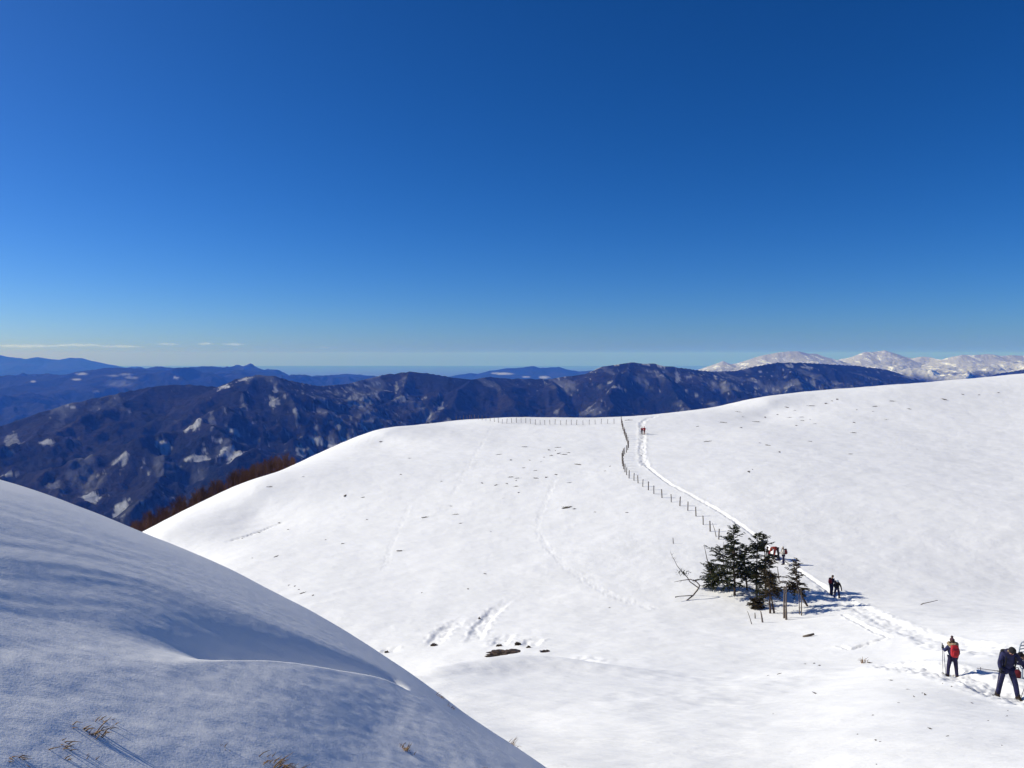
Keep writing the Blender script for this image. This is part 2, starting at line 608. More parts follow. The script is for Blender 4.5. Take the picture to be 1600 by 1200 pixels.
def bank_z(x, y):
    yy = np.maximum(y, 0.6)
    u = x / yy
    sv = _smooth_interp(u, _su)
    lv = _smooth_interp(u, _lu)
    base = -2.2 - 0.505 * x - 0.24 * y
    px = u * F + 800
    f = (base / yy - sv) / (lv - sv)          # 0 on the shoulder, 1 on the lip, >1 on the near bank
    # near bank: lumpy, raised, ending in a lip; behind it a wind scoop that deepens to the right and stops short of the edge
    on = sstep(-250, 250, px) * (1 - sstep(604, 640, px))
    deep = on * (0.35 + 0.65 * sstep(150, 520, px))
    kl = sstep(120, 470, px)
    z = base + 0.055 * deep * kl * (1 - sstep(420, 720, px)) * sstep(0.90, 1.0, f) * (1 - sstep(1.0, 3.2, f))
    g = sstep(0.40, 0.93, f) * (1 - sstep(0.94 - 0.18 * (1 - kl), 0.995 + 0.30 * (1 - kl), f))
    z = z - 0.24 * deep * g * (1 + 0.12 * fbm(x, y, 0.8, 2, 0.5, 4.4))
    # sculpted wind lines on the upper wall
    w = f * 7.5 + 1.6 * fbm(u * 3, f * 0.7, 1.0, 2, 0.5, 2.2)
    line = perlin(w, u * 1.7 + 5.0)
    line2 = perlin(w * 3.1, u * 4.0 + 1.0)
    wall = sstep(0.02, 0.2, f) * (1 - sstep(0.72, 0.95, f))
    z = z + wall * (0.020 * line + 0.007 * line2)
    # lumps on the near bank
    near = sstep(0.98, 1.12, f)
    z = z + near * (0.009 * fbm(x, y, 0.42, 3, 0.55, 3.0) + 0.014 * fbm(x, y, 1.5, 2, 0.5, 9.0))
    z = z + 0.0035 * fbm(x, y, 0.16, 2, 0.5, 5.0)
    z2 = sv * yy + 0.02 + 0.02 * fbm(x, y, 1.3, 3, 0.5, 7.0) * sstep(2, 5, y)
    e = np.maximum(0, z - z2)
    z2 = z2 - 0.06 * e * e - 0.01 * e
    return smin(z, z2, 0.45)


def bank_point(px, py):
    u, v = uv_of(px, py)
    ds = np.linspace(1.2, 30, 4000)
    zz = bank_z(u * ds, ds)
    hit = np.nonzero(zz >= v * ds)[0]
    i = hit[0] if len(hit) else int(np.argmax(zz / ds))
    return Vector((u * ds[i], ds[i], zz[i]))


th = np.linspace(-60, 14, 1000) * math.pi / 180
rr = np.concatenate([np.geomspace(1.3, 14, 1000)[:-1], np.geomspace(14, 60, 150)])
TH, RR = np.meshgrid(th, rr)
GX, GY = RR * np.sin(TH), RR * np.cos(TH)
bank = grid_mesh('snow_bank', GX[::-1], GY[::-1], bank_z(GX, GY)[::-1], M_BANK)
tag(bank, 'steep shaded snow bank filling the lower left corner', kind='structure')


# ------------------------------------------------------------------ mountains
def ridge_pts(lst):
    return [tuple(at(px, py, d)) for px, py, d in lst]


def tents(x, y, ridges, slope, k=60.0):
    """height of the land around crest lines, and the distance to the nearest crest"""
    z = np.full(x.shape, -1e5)
    dn = np.full(x.shape, 1e9)
    for pts, sl in ridges:
        zr = np.full(x.shape, -1e5)
        for a, b in zip(pts[:-1], pts[1:]):
            ex, ey = b[0] - a[0], b[1] - a[1]
            L2 = ex * ex + ey * ey + 1e-9
            t = np.clip(((x - a[0]) * ex + (y - a[1]) * ey) / L2, 0, 1)
            d = np.hypot(x - a[0] - t * ex, y - a[1] - t * ey)
            h = a[2] + t * (b[2] - a[2]) - slope * sl * d * (1 - 0.10 * np.clip(d / 2500, 0, 1))
            zr = np.maximum(zr, h)
            dn = np.minimum(dn, d)
        m = np.maximum(z, zr)
        z = m + k * np.log1p(np.exp(-np.abs(z - zr) / k)) * sstep(0, 400, dn)
    return z, dn


CREST = ridge_pts([(-350, 745, 4100), (-120, 700, 4300), (0, 665, 4500), (100, 632, 4700), (180, 615, 4900), (240, 603, 5100), (290, 600, 5200), (340, 604, 5200), (372, 591, 5200),
                   (400, 585, 5200), (428, 587, 5200), (460, 596, 5300), (500, 603, 5500), (545, 599, 5800), (600, 585, 6200), (620, 583, 6250), (640, 580, 6300),
                   (665, 582, 6300), (700, 588, 6200), (735, 593, 6200), (768, 588, 6500), (800, 591, 6500), (860, 592, 6600), (915, 583, 6600),
                   (940, 573, 6600), (965, 568, 6600), (990, 566, 6600), (1020, 568, 6600), (1060, 574, 6600), (1110, 580, 6800), (1150, 579, 7000), (1185, 571, 7100), (1215, 566, 7200),
                   (1250, 566, 7200), (1285, 568, 7300), (1340, 571, 7500), (1385, 577, 7600), (1420, 588, 7700), (1460, 600, 7700), (1500, 602, 7800), (1535, 592, 8000), (1560, 583, 8100), (1600, 577, 8200), (1700, 572, 8200), (1900, 566, 8200)])
NEAR = [(CREST, 1.0)] + [(ridge_pts(l), 1.0) for l in (
    [(400, 585, 5200), (372, 635, 4700), (320, 672, 4300), (235, 700, 4000), (110, 742, 3700), (0, 790, 3450), (-150, 840, 3300)],
    [(320, 672, 4300), (370, 700, 3900), (400, 735, 3600), (380, 770, 3350)],
    [(235, 700, 4000), (260, 745, 3600), (250, 790, 3250), (210, 830, 3000)],
    [(428, 588, 5200), (458, 640, 4750), (475, 690, 4400), (440, 730, 4000)],
    [(240, 603, 5100), (185, 640, 4650), (100, 688, 4150), (-20, 725, 3850)],
    [(545, 599, 5800), (532, 645, 5350), (500, 692, 4850), (455, 735, 4300)],
    [(640, 580, 6300), (615, 632, 5600), (560, 672, 5000), (500, 705, 4500), (410, 765, 3800), (300, 825, 3250)],
    [(735, 593, 6200), (715, 642, 5500), (650, 682, 4900), (600, 720, 4300)],
    [(768, 588, 6500), (800, 640, 5700), (822, 690, 5000)],
    [(860, 592, 6600), (880, 645, 5700), (890, 690, 5000)],
    [(985, 566, 6600), (960, 620, 5850), (930, 680, 5000)],
    [(1020, 568, 6600), (1055, 620, 5900), (1080, 670, 5200)],
    [(1110, 580, 6800), (1150, 620, 6100), (1180, 660, 5400)],
    [(1215, 566, 7200), (1232, 600, 6500), (1260, 640, 5700)],
    [(1285, 568, 7300), (1330, 605, 6600), (1380, 640, 5900)],
    [(1600, 577, 8200), (1590, 610, 7000), (1600, 640, 6000)],
)]


def near_land(x, y):
    wx = x + 130 * fbm(x, y, 900, 3, 0.5, 2.0)
    wy = y + 130 * fbm(x, y, 900, 3, 0.5, 21.0)
    # keep the crest where it is, bend the flanks
    d0, _ = polydist(x, y, [(p[0], p[1]) for p in CREST])
    k = sstep(0, 600, d0)
    X, Y_ = x + (wx - x) * k, y + (wy - y) * k
    z, dn = tents(X, Y_, NEAR, 0.50)
    amp = sstep(0, 500, d0)
    z = z + amp * (52 * ridged(x, y, 620, 5, 0.55, 3.0) - 24 + 30 * fbm(x, y, 240, 4, 0.55, 9.0))
    z = z + (3 + 8 * amp) * fbm(x, y, 70, 3, 0.6, 14.0)
    r = np.hypot(x, y)
    floor = -260 - 640 * sstep(350, 2800, r)
    return np.maximum(z, floor + 30 * fbm(x, y, 400, 3, 0.5, 6.0)), d0


th = np.linspace(-44, 44, 1150) * math.pi / 180
rr = np.geomspace(440, 9800, 640)
TH, RR = np.meshgrid(th, rr)
GX, GY = RR * np.sin(TH), RR * np.cos(TH)
GZ, D0 = near_land(GX, GY)
# snow that lies in clearings and along open ribs
PXL = GX / GY * F + 800
snow = np.zeros(GX.shape)
streak = fbm(GX + 0.4 * GY, GY * 0.45, 240, 5, 0.6, 31.0)
cover = fbm(GX, GY, 1500, 3, 0.5, 44.0)
snow = np.maximum(snow, 0.12 * sstep(0.15, 0.62, streak + 0.5 * cover))
flecks = fbm(GX + 0.3 * GY, GY * 0.5, 46, 4, 0.7, 91.0)
snow = np.maximum(snow, 0.34 * sstep(0.45, 0.95, flecks + 0.75 * cover + 0.35 * streak))
gate = fbm(GX, GY, 90, 4, 0.65, 52.0)
fine = fbm(GX, GY * 0.6, 28, 3, 0.7, 61.0)
fine2 = fbm(GX * 1.4, GY * 0.5, 36, 3, 0.7, 77.0)
TAB = {}


def land_hit(px, py, dmin=2300, dmax=9500):
    u, v = uv_of(px, py)
    if px not in TAB:
        ds = np.geomspace(dmin, dmax, 1500)
        TAB[px] = (ds, near_land(u * ds, ds)[0] / ds)
    ds, vv = TAB[px]
    i = np.nonzero(vv >= v)[0]
    i = i[0] if len(i) else int(np.argmax(vv))
    return u * ds[i], ds[i]


# (px, py, half width px, half height px, strength): the clearings one sees
CLEAR = [(18, 742, 22, 5, 1), (140, 776, 22, 8, 1), (188, 798, 15, 5, 1), (232, 796, 14, 4, 1), (72, 692, 14, 8, .75), (10, 706, 16, 6, .5),
         (190, 715, 18, 7, .7), (300, 668, 16, 6, .9), (252, 690, 10, 4, 1), (258, 708, 12, 4, .9), (305, 716, 24, 8, .8), (362, 714, 24, 11, 1),
         (365, 672, 16, 6, .9), (340, 690, 12, 5, .8), (348, 604, 12, 5, 1), (385, 592, 14, 4, .8), (430, 606, 6, 14, .6), (428, 628, 8, 12, .6),
         (462, 640, 5, 14, .55), (400, 690, 10, 5, .3), (330, 655, 6, 18, .35), (380, 640, 8, 16, .3), (515, 696, 26, 5, 1), (545, 690, 16, 4, 1), (495, 712, 26, 4, 1),
         (497, 686, 10, 5, .9), (470, 708, 8, 6, .7), (565, 664, 18, 4, .9), (545, 625, 12, 10, .35), (580, 632, 12, 6, .6), (555, 618, 8, 8, .4), (620, 605, 5, 10, .4),
         (632, 622, 14, 6, .45), (690, 638, 12, 5, .4), (672, 652, 10, 5, .5), (120, 690, 8, 5, .3), (85, 760, 14, 6, .3), (45, 640, 10, 2, .0),
         (112, 636, 10, 2, 1), (930, 577, 10, 3, 1), (965, 569, 8, 2, 1), (1012, 569, 10, 5, .9), (1032, 572, 10, 5, 1), (1058, 592, 5, 9, .6), (962, 604, 14, 5, .6),
         (952, 599, 5, 3, .8), (1060, 645, 10, 8, .25), (870, 640, 5, 4, .35), (920, 638, 8, 6, .35), (1270, 595, 5, 12, .45), (1285, 612, 5, 8, .4), (1200, 628, 8, 8, .3),
         (1235, 572, 10, 4, .6), (1262, 575, 14, 4, .7), (1420, 590, 12, 4, .6), (1490, 612, 10, 5, .6), (830, 655, 8, 5, .25), (700, 660, 10, 6, .3), (20, 690, 14, 4, .4)]
for px, py, a, b, s in CLEAR:
    if s <= 0:
        continue
    x0, y0 = land_hit(px, py)
    wa = 0.74 * a / F * y0
    x1, y1 = land_hit(px, py - b)
    x2, y2 = land_hit(px, py + b)
    wb = 0.6 * min(max(abs(y1 - y2) * 0.5, wa * 0.25), 420)
    q = np.hypot((GX - x0 * GY / y0) / wa, (GY - y0) / wb)
    snow = np.maximum(snow, 0.62 * s * sstep(1.15, 0.75, q + 1.0 * gate + 0.55 * fine + 0.3 * streak) * (0.55 + 0.45 * sstep(-0.35, 0.1, fine2)))
# small open crests keep their snow
range_near = grid_mesh('forested_mountains', GX[::-1], GY[::-1], GZ[::-1], M_FOREST, {'snow': snow[::-1]})
tag(range_near, 'dark leafless forested mountains with snowy clearings across the valley', kind='structure')


def far_range(name, crest, r0, r1, th0, th1, label, slope, snowline=None, soft=60, nc=500, nr=200, rough=1.0, spots=None, relief=0.16, mat=None):
    pts = ridge_pts(crest)
    dm = sum(p[1] for p in pts) / len(pts)
    t_ = np.linspace(th0, th1, nc) * math.pi / 180
    r_ = np.linspace(r0, r1, nr)
    T, Q = np.meshgrid(t_, r_)
    x, y = Q * np.sin(T), Q * np.cos(T)
    s = dm / 6000.0
    d0, _ = polydist(x, y, [(p[0], p[1]) for p in pts])
    k = sstep(0, 900 * s, d0)
    wx = x + k * 260 * s * fbm(x, y, 1100 * s, 3, 0.5, 2.0)
    wy = y + k * 260 * s * fbm(x, y, 1100 * s, 3, 0.5, 8.0)
    z, _ = tents(wx, wy, [(pts, 1.0)], slope, 40)
    z = z + sstep(0, 700 * s, d0) * relief * 600 * s * rough * (ridged(x, y, 900 * s, 5, 0.52, 5.0) - 0.45)
    z = z + rough * 7 * s * fbm(x, y, 160 * s, 4, 0.6, 11.0)
    z = np.maximum(z, -1350)
    sn = np.zeros(x.shape)
    if snowline is not None:
        n = fbm(x, y, 420 * s, 5, 0.62, 3.0)
        rock = ridged(x * 1.6, y * 0.7, 130 * s, 4, 0.65, 13.0)
        sn = sstep(-soft, soft, z - snowline + 2.1 * soft * n) * (1 - 0.5 * sstep(0.85, 1.4, rock))
    for (px, py, a, b, st) in spots or ():
        u, v = uv_of(px, py)
        q = np.hypot((x / y - u) * F / a, (z / y - v) * F / b)
        sn = np.maximum(sn, 0.6 * st * sstep(1.2, 0.6, q + 0.6 * fbm(x, y, 200 * s, 3, 0.6, 5.0)))
    o = grid_mesh(name, x[::-1], y[::-1], z[::-1], mat or M_FOREST, {'snow': sn[::-1]})
    tag(o, label, kind='structure')
    return o


far_range('snowy_peaks', [(1085, 592, 12500), (1105, 577, 12500), (1117, 569, 12500), (1130, 564, 12500), (1143, 570, 12500), (1160, 565, 12500), (1178, 559, 12500), (1195, 554, 12500), (1215, 551, 12500),
                          (1232, 549, 12500), (1247, 549, 12500), (1262, 552, 12500), (1277, 553, 12600), (1292, 560, 12800), (1308, 565, 13000), (1322, 563, 13000), (1338, 555, 13000),
                          (1352, 550, 13000), (1365, 550, 13000), (1382, 547, 13000), (1395, 551, 13000), (1410, 556, 13000), (1425, 560, 12900), (1440, 557, 12800), (1455, 559, 12700), (1470, 562, 12500),
                          (1485, 558, 12300), (1503, 554, 12200), (1520, 555, 12200), (1545, 553, 12200), (1562, 556, 12200), (1580, 555, 12200), (1600, 556, 12200), (1680, 552, 12200), (1850, 548, 12200)],
          9900, 15000, 11.5, 43, 'snow-capped rocky peaks on the right of the skyline', 0.42, -300, 60, 1200, 460, 0.7, relief=0.30, mat=M_ALPS)
far_range('blue_hills', [(-500, 610, 9800), (-200, 612, 10000), (-60, 612, 10500), (0, 606, 11000), (60, 597, 12000), (95, 589, 12500), (130, 579, 13000), (160, 575, 13000), (200, 574, 13500), (240, 578, 14000), (270, 578, 14500), (300, 573, 15500),
                         (335, 572, 16000), (370, 577, 16000), (430, 583, 16000), (470, 590, 16500), (505, 587, 17000), (545, 584, 18000), (590, 588, 18000), (640, 592, 18000)],
          9900, 21000, -44, -6, 'bluish wooded hills behind the dark mountains on the left', 0.30, None, nc=700, nr=260, relief=0.20,
          spots=[(125, 584, 10, 2, .6), (120, 593, 9, 2, .7), (180, 587, 16, 2, .5), (205, 590, 12, 2.5, .5), (275, 590, 5, 1.5, .8), (52, 596, 4, 1.5, .6), (195, 585, 14, 2, .5), (150, 612, 6, 2, .4), (190, 598, 20, 6, .25)])
far_range('distant_ridge', [(-500, 560, 27000), (-100, 560, 27000), (0, 555, 27000), (20, 558, 27000), (40, 561, 27000), (58, 557, 27000), (75, 560, 27000), (92, 562, 27000), (108, 559, 27000), (126, 559, 27000), (142, 564, 27000), (165, 570, 27000), (190, 575, 27000), (230, 584, 27000)],
          22500, 33000, -50, -24, 'pale blue far ridge at the left edge of the horizon', 0.33, None, nc=320, nr=150, relief=0.12)
far_range('distant_mountain', [(600, 592, 21000), (690, 590, 21000), (715, 586, 21000), (737, 583, 21000), (748, 584, 21000), (765, 579, 21000), (782, 577, 21000), (800, 575, 21000), (818, 574, 21000), (834, 572, 21000), (845, 575, 21000),
                               (860, 574, 21000), (873, 573, 21000), (885, 577, 21000), (903, 580, 21000), (925, 579, 21000), (950, 584, 21000), (1000, 590, 21000)],
          18500, 25000, -11, 11, 'blue distant mountain with a snowy foot behind the middle skyline', 0.36, None, nc=420, nr=170, relief=0.12,
          spots=[(790, 584, 14, 2, .9), (775, 583, 8, 1.5, .6), (822, 589, 8, 1.5, .9), (849, 590, 9, 2.5, 1)])

pm = bpy.data.meshes.new('plain')
pm.from_pydata([(-95000, 300, -1300), (95000, 300, -1300), (95000, 95000, -1300), (-95000, 95000, -1300)], [], [(0, 1, 2, 3)])
pm.materials.append(M_PLAIN)
plain = bpy.data.objects.new('plain', pm)
C.objects.link(plain)
tag(plain, 'flat hazy lowland reaching to the horizon', kind='structure')

# ------------------------------------------------------------------ haze
hm = bpy.data.materials.new('blue_air')
hm.use_nodes = True
hn = hm.node_tree
hn.nodes.remove(hn.nodes['Principled BSDF'])
pv = hn.nodes.new('ShaderNodeVolumePrincipled')
pv.inputs['Color'].default_value = (0.058, 0.215, 0.98, 1)
pv.inputs['Density'].default_value = 5.6e-5
pv.inputs['Absorption Color'].default_value = (1, 1, 1, 1)
pv.inputs['Anisotropy'].default_value = 0.0
hn.links.new(pv.outputs[0], hn.nodes['Material Output'].inputs['Volume'])
bm = bmesh.new()
bmesh.ops.create_cube(bm, size=1.0)
me = bpy.data.meshes.new('haze')
bm.to_mesh(me)
bm.free()
me.materials.append(hm)
haze = bpy.data.objects.new('haze', me)
haze.scale = (200000, 100400, 1301 + 300)
haze.location = (0, 47000, (300 - 1301) / 2)
C.objects.link(haze)
tag(haze, 'blue air between the camera and the far mountains', kind='stuff')
# ------------------------------------------------------------------ fence posts
def post_mesh(h, r, seed):
    rd = random.Random(seed)
    m = MB()
    pts = [Vector((0, 0, -0.35)), Vector((rd.uniform(-.012, .012), rd.uniform(-.012, .012), h * .5)), Vector((rd.uniform(-.02, .02), 0, h - .02)), Vector((0, 0, h))]
    m.tube(pts, [r * 1.05, r, r * .95, r * .55], 7)
    return m


POSTS = [(1123, 844), (1109.6, 831.5), (1098.7, 819.7), (1087.5, 807.5), (1074.7, 797.7), (1062.4, 789.7), (1048.7, 783.5), (1034.4, 777.9), (1021.7, 771.9),
         (1012.9, 765.9), (1004.4, 761), (997, 754.6), (990.6, 751.6), (983, 747.5), (979, 742.8), (976.5, 738), (974.4, 734), (973, 729.7), (972.2, 725.4), (972, 721),
         (972.8, 717), (974.2, 713.5), (976.3, 710.5), (978.8, 707.5), (980.8, 703.5), (981.8, 700), (981.6, 696.5), (980.6, 693), (979.2, 690), (978, 687), (977, 684.5), (975.8, 681.5),
         (974.8, 678), (973.8, 674.5), (972.8, 671), (972, 667.5), (971.3, 664), (970.8, 661)]
ORD = ['first', 'second', 'third', 'fourth', 'fifth', 'sixth', 'seventh', 'eighth', 'ninth', 'tenth', 'eleventh', 'twelfth']
protos = []
for k in range(4):
    o = post_mesh((1.15, 1.22, 1.08, 1.18)[k], (0.055, 0.062, 0.05, 0.058)[k], k).build('fence_post', M_DEADWOOD)
    protos.append(o)
used = set()


def place_copy(protos_, i, loc, rot, scale=None):
    p = protos_[i % len(protos_)]
    if (id(protos_), i % len(protos_)) not in used:
        used.add((id(protos_), i % len(protos_)))
        o = p
    else:
        o = p.copy()
        C.objects.link(o)
    o.location = loc
    o.rotation_euler = rot
    if scale is not None:
        o.scale = scale
    return o


for i, (px, py) in enumerate(POSTS):
    g = ground(px, py)
    s = 1.0 if i < 14 else 1.12
    o = place_copy(protos, i, g, (random.uniform(-.05, .05), random.uniform(-.06, .06), random.uniform(0, 6)), (s * 1.15, s * 1.15, s))
    if i < 12:
        lab = 'weathered wooden post beside the trail, %s in the row counted uphill from the spruces' % ORD[i]
    else:
        lab = 'weathered wooden post in the crowded far stretch of the trail fence below the saddle'
    tag(o, lab, 'fence post', 'posts beside the trail')
RIDGE = [(713, 654.5), (719, 654), (724.5, 653.5), (730, 653.5), (733.7, 653.5), (736.7, 653.8)]
RX = [185, 210, 237, 263, 293, 322, 350, 376, 408, 442, 475, 508, 540, 572, 606, 640, 673, 708, 743, 783, 820, 857, 893, 937, 980, 1022, 1063, 1108, 1153]
RY = [112, 118, 122, 125, 128, 133, 138, 143, 143, 140, 140, 140, 143, 145, 150, 150, 152, 150, 150, 152, 150, 150, 150, 150, 148, 148, 145, 142, 143]
RIDGE += [(700 + .225 * a, 630 + .225 * b) for a, b in zip(RX, RY)]
for i, (px, py) in enumerate(RIDGE):
    g = ground(px, py)
    o = place_copy(protos, i + 1, g, (random.uniform(-.06, .06), random.uniform(-.08, .08), random.uniform(0, 6)), (.9, .9, .98))
    tag(o, 'thin far-off fence post in the line along the crest of the left hill' if i >= 6 else 'thin fence post standing against the dark mountains at the left end of the crest line', 'fence post',
        'fence posts along the crest')


def stick(name, label, cat, pts, rad, mat=None, n=6):
    """one bare pole, stub or branch through picture points at the depth of its foot"""
    g = ground(*pts[0])
    world = [g - Vector((0, 0, .2))] + [g] + [at(px, py, g.y) + Vector((0, 0, 0)) for px, py in pts[1:]]
    m = MB()
    rel = [w - g for w in world]
    rr_ = [rad * (1 - .6 * i / (len(rel) - 1)) for i in range(len(rel))]
    m.tube(rel, rr_, n)
    o = m.build(name, mat or M_DEADWOOD)
    o.location = g
    return tag(o, label, cat)


stick('fence_post', 'leaning thin post standing between the lowest two trail posts', 'fence post', [(1119, 840.5), (1117, 829), (1113, 817)], .055)
stick('stake', 'lone short stake in the snow to the left of the trail posts', 'stake', [(1052, 850), (1051.5, 840)], .07)
stick('stake', 'tilted wooden stake on the shaded snow left of the small right-hand spruce', 'stake', [(1217.5, 908), (1215, 888)], .075)
stick('stake', 'thick split stub low in front of the spruces', 'stake', [(1191.5, 973), (1190, 962), (1188.5, 954.5)], .085)
stick('stake', 'thin pale twig stake leftmost in the group of stubs below the spruces', 'stake', [(1174.5, 976), (1171.5, 965), (1168, 955)], .04)
stick('stake', 'tiny pointed stub behind the split stub', 'stake', [(1180, 966), (1179.6, 957.5)], .07)
stick('snag', 'tall grey dead trunk, left half of the close pair in front of the trees', 'dead tree', [(1225.3, 967), (1225, 945), (1225.8, 916)], .10)
stick('snag', 'tall grey dead trunk, right half of the close pair in front of the trees', 'dead tree', [(1228.6, 969), (1228.2, 945), (1228.8, 914)], .10)
stick('snag', 'slim bare pole left of two under the small right-hand spruce', 'dead tree', [(1249.3, 960), (1248.8, 940), (1247.5, 922)], .05)
stick('snag', 'slim bare pole right of two under the small right-hand spruce', 'dead tree', [(1252.3, 962.5), (1252.2, 940), (1251.6, 920)], .055)
stick('branch', 'thin bent twig lying on the snow above the red backpack hiker', 'branch', [(1439, 946), (1442, 943), (1452, 941), (1465, 938)], .05)
stick('log', 'short dark log end sticking out of the snow below the spruces', 'log', [(1257, 995), (1262, 993.5), (1272, 990.5)], .16)


# ------------------------------------------------------------------ trees
def spruce(label, base, top, crown0, rpx, seed, mat, sweep=(0.0, 0.0), spike=0.0, dens=1.0, wob=0.06, extra_trunk=None, bare=6, group='wind-beaten spruces beside the trail'):
    rd = random.Random(seed)
    g = ground(*base)
    d = g.y
    tp = at(top[0], top[1], d)
    H = tp - g
    h = H.length
    rmax = 1.22 * rpx / F * d
    root = empty('spruce', g)
    tag(root, label, 'tree', group)
    ax = [Vector((0, 0, -.3))]
    N = 9
    for i in range(N + 1):
        t = i / N
        b = math.sin(t * math.pi)
        ax.append(H * t + Vector((rd.uniform(-1, 1) * wob * b + sweep[0] * b, rd.uniform(-1, 1) * wob * b, 0)))
    tr = MB()
    r0 = 0.045 + 0.011 * h
    tr.tube(ax, [r0 * 1.25] + [r0 * (1 - .88 * i / N) for i in range(N + 1)], 7)
    if extra_trunk:
        e = at(extra_trunk[0], extra_trunk[1], d) - g
        tr.tube([e - Vector((0, 0, .3)), e, H * .45], [r0, r0 * .9, r0 * .4], 6)

    def axis(t):
        f = t * N
        i = min(int(f), N - 1)
        return ax[1 + i].lerp(ax[2 + i], f - i)
    cr = MB()
    # dead lower branches
    for k in range(bare):
        t = rd.uniform(.06, max(crown0, .12))
        a = rd.uniform(0, 6.28)
        L = rmax * rd.uniform(.3, .9)
        p = axis(t)
        tr.tube([p, p + Vector((math.cos(a) * L * .5, math.sin(a) * L * .5, rd.uniform(-.08, .08))), p + Vector((math.cos(a) * L, math.sin(a) * L, rd.uniform(-.25, .1)))], [.018, .012, .005], 4)
    tmax = 1 - spike
    nb = int(dens * 23 * h * (1 - crown0))
    for k in range(nb):
        t = crown0 + (tmax - crown0) * ((k + rd.random()) / nb)
        q = (t - crown0) / (tmax - crown0)
        if perlin(np.array([t * 9 + seed * 3.1]), np.array([seed * 1.7]))[0] < -.20:
            continue
        prof = (0.55 + 0.45 * min(1, q * 3.5)) * (1 - q) ** .62 + .12
        a = rd.uniform(0, 6.283)
        L = rmax * prof * (rd.uniform(.3, .95) if rd.random() < .72 else rd.uniform(1.0, 1.65))
        L *= 1 + .45 * math.cos(a - sweep[1]) * (1 if sweep[1] else 0)
        L = max(L, .16)
        p = axis(t)
        dirv = Vector((math.cos(a), math.sin(a), 0))
        side = Vector((-math.sin(a), math.cos(a), 0))
        rise = rd.uniform(-.05, .22) + .5 * q
        droop = rd.uniform(.2, .5) * (1 - q)
        n = max(3, int(L / .105))
        pts = []
        for j in range(n + 1):
            s_ = j / n
            pts.append(p + dirv * (L * s_) + Vector((0, 0, L * (rise * s_ - droop * s_ * s_))) + side * (.06 * L * math.sin(s_ * 3 + k)))
        tr.tube([pts[0], pts[n // 2], pts[n]], [.016 + .008 * L, .012, .004], 4, False)
        for j in range(1, n + 1):
            s_ = j / n
            if s_ < .12:
                continue
            for sg in (-1, 1):
                if rd.random() < .12:
                    continue
                tw = (.20 + .30 * L * (1 - s_) * .7) * rd.uniform(.6, 1.3)
                d2 = (dirv * rd.uniform(.35, .9) + side * sg * rd.uniform(.6, 1.0) + Vector((0, 0, rd.uniform(-.45, .25)))).normalized()
                wv = d2.cross(Vector((rd.uniform(-.5, .5), rd.uniform(-.5, .5), 1))).normalized() * rd.uniform(.036, .066)
                e = pts[j] + d2 * tw
                cr.quad(pts[j] - wv * .8, pts[j] + wv * .8, e + wv * .5, e - wv * .5)
                w2 = d2.cross(wv).normalized() * rd.uniform(.025, .05)
                cr.quad(pts[j] - w2, pts[j] + w2, e + w2 * .3, e - w2 * .3)
    tr.build('trunk', M_BARK, root)
    cr.build('crown', mat, root, smooth=False)
    return root


spruce('tallest dark spruce rising at the upper left of the clump', (1148, 931), (1146, 822), .14, 23, 3, M_NEEDLE, (0.0, 0), dens=1.1)
spruce('dark leaning spruce with long left-hand boughs just left of the tallest one', (1138, 921), (1131, 846), .14, 20, 5, M_NEEDLE, (-.25, math.pi), dens=.85)
spruce('low bushy spruce with a bare dead spike, leftmost of the clump', (1116, 921), (1100, 850), .04, 16, 8, M_NEEDLE, (0, 0), spike=.45, dens=1.25, bare=2)
spruce('shorter spruce filling the middle between the tallest and the thin spire', (1167, 922), (1163, 851), .22, 18, 11, M_NEEDLE, dens=1.4)
spruce('slim spruce spire with visible straight trunk in the middle right of the clump', (1182, 930), (1184, 834), .20, 17, 14, M_NEEDLE, dens=1.4)
spruce('narrow pole-like spruce with a knobbly top nearest the bending hiker', (1196, 921), (1192, 835), .14, 14, 17, M_NEEDLE, (.1, 0), dens=1.6)
spruce('rusty spruce on two bare trunks at the front right of the clump', (1203.5, 958), (1202, 876), .34, 19, 21, M_NEEDLE2, extra_trunk=(1209.5, 957), bare=16, dens=1.35)
spruce('small spruce on a curved leaning trunk standing apart on the right', (1262, 947), (1245, 876), .24, 17, 24, M_NEEDLE2, (-.38, math.pi), bare=5, dens=1.35, group='wind-beaten spruces beside the trail')
spruce('waist-high dark spruce bush low between the clump and the stubs', (1182, 950), (1181, 936), .0, 8, 27, M_NEEDLE2, dens=7, bare=0)
spruce('low dark spruce crouching under the middle of the clump', (1187, 945), (1188, 912), .05, 12, 31, M_NEEDLE, dens=1.3, bare=3)

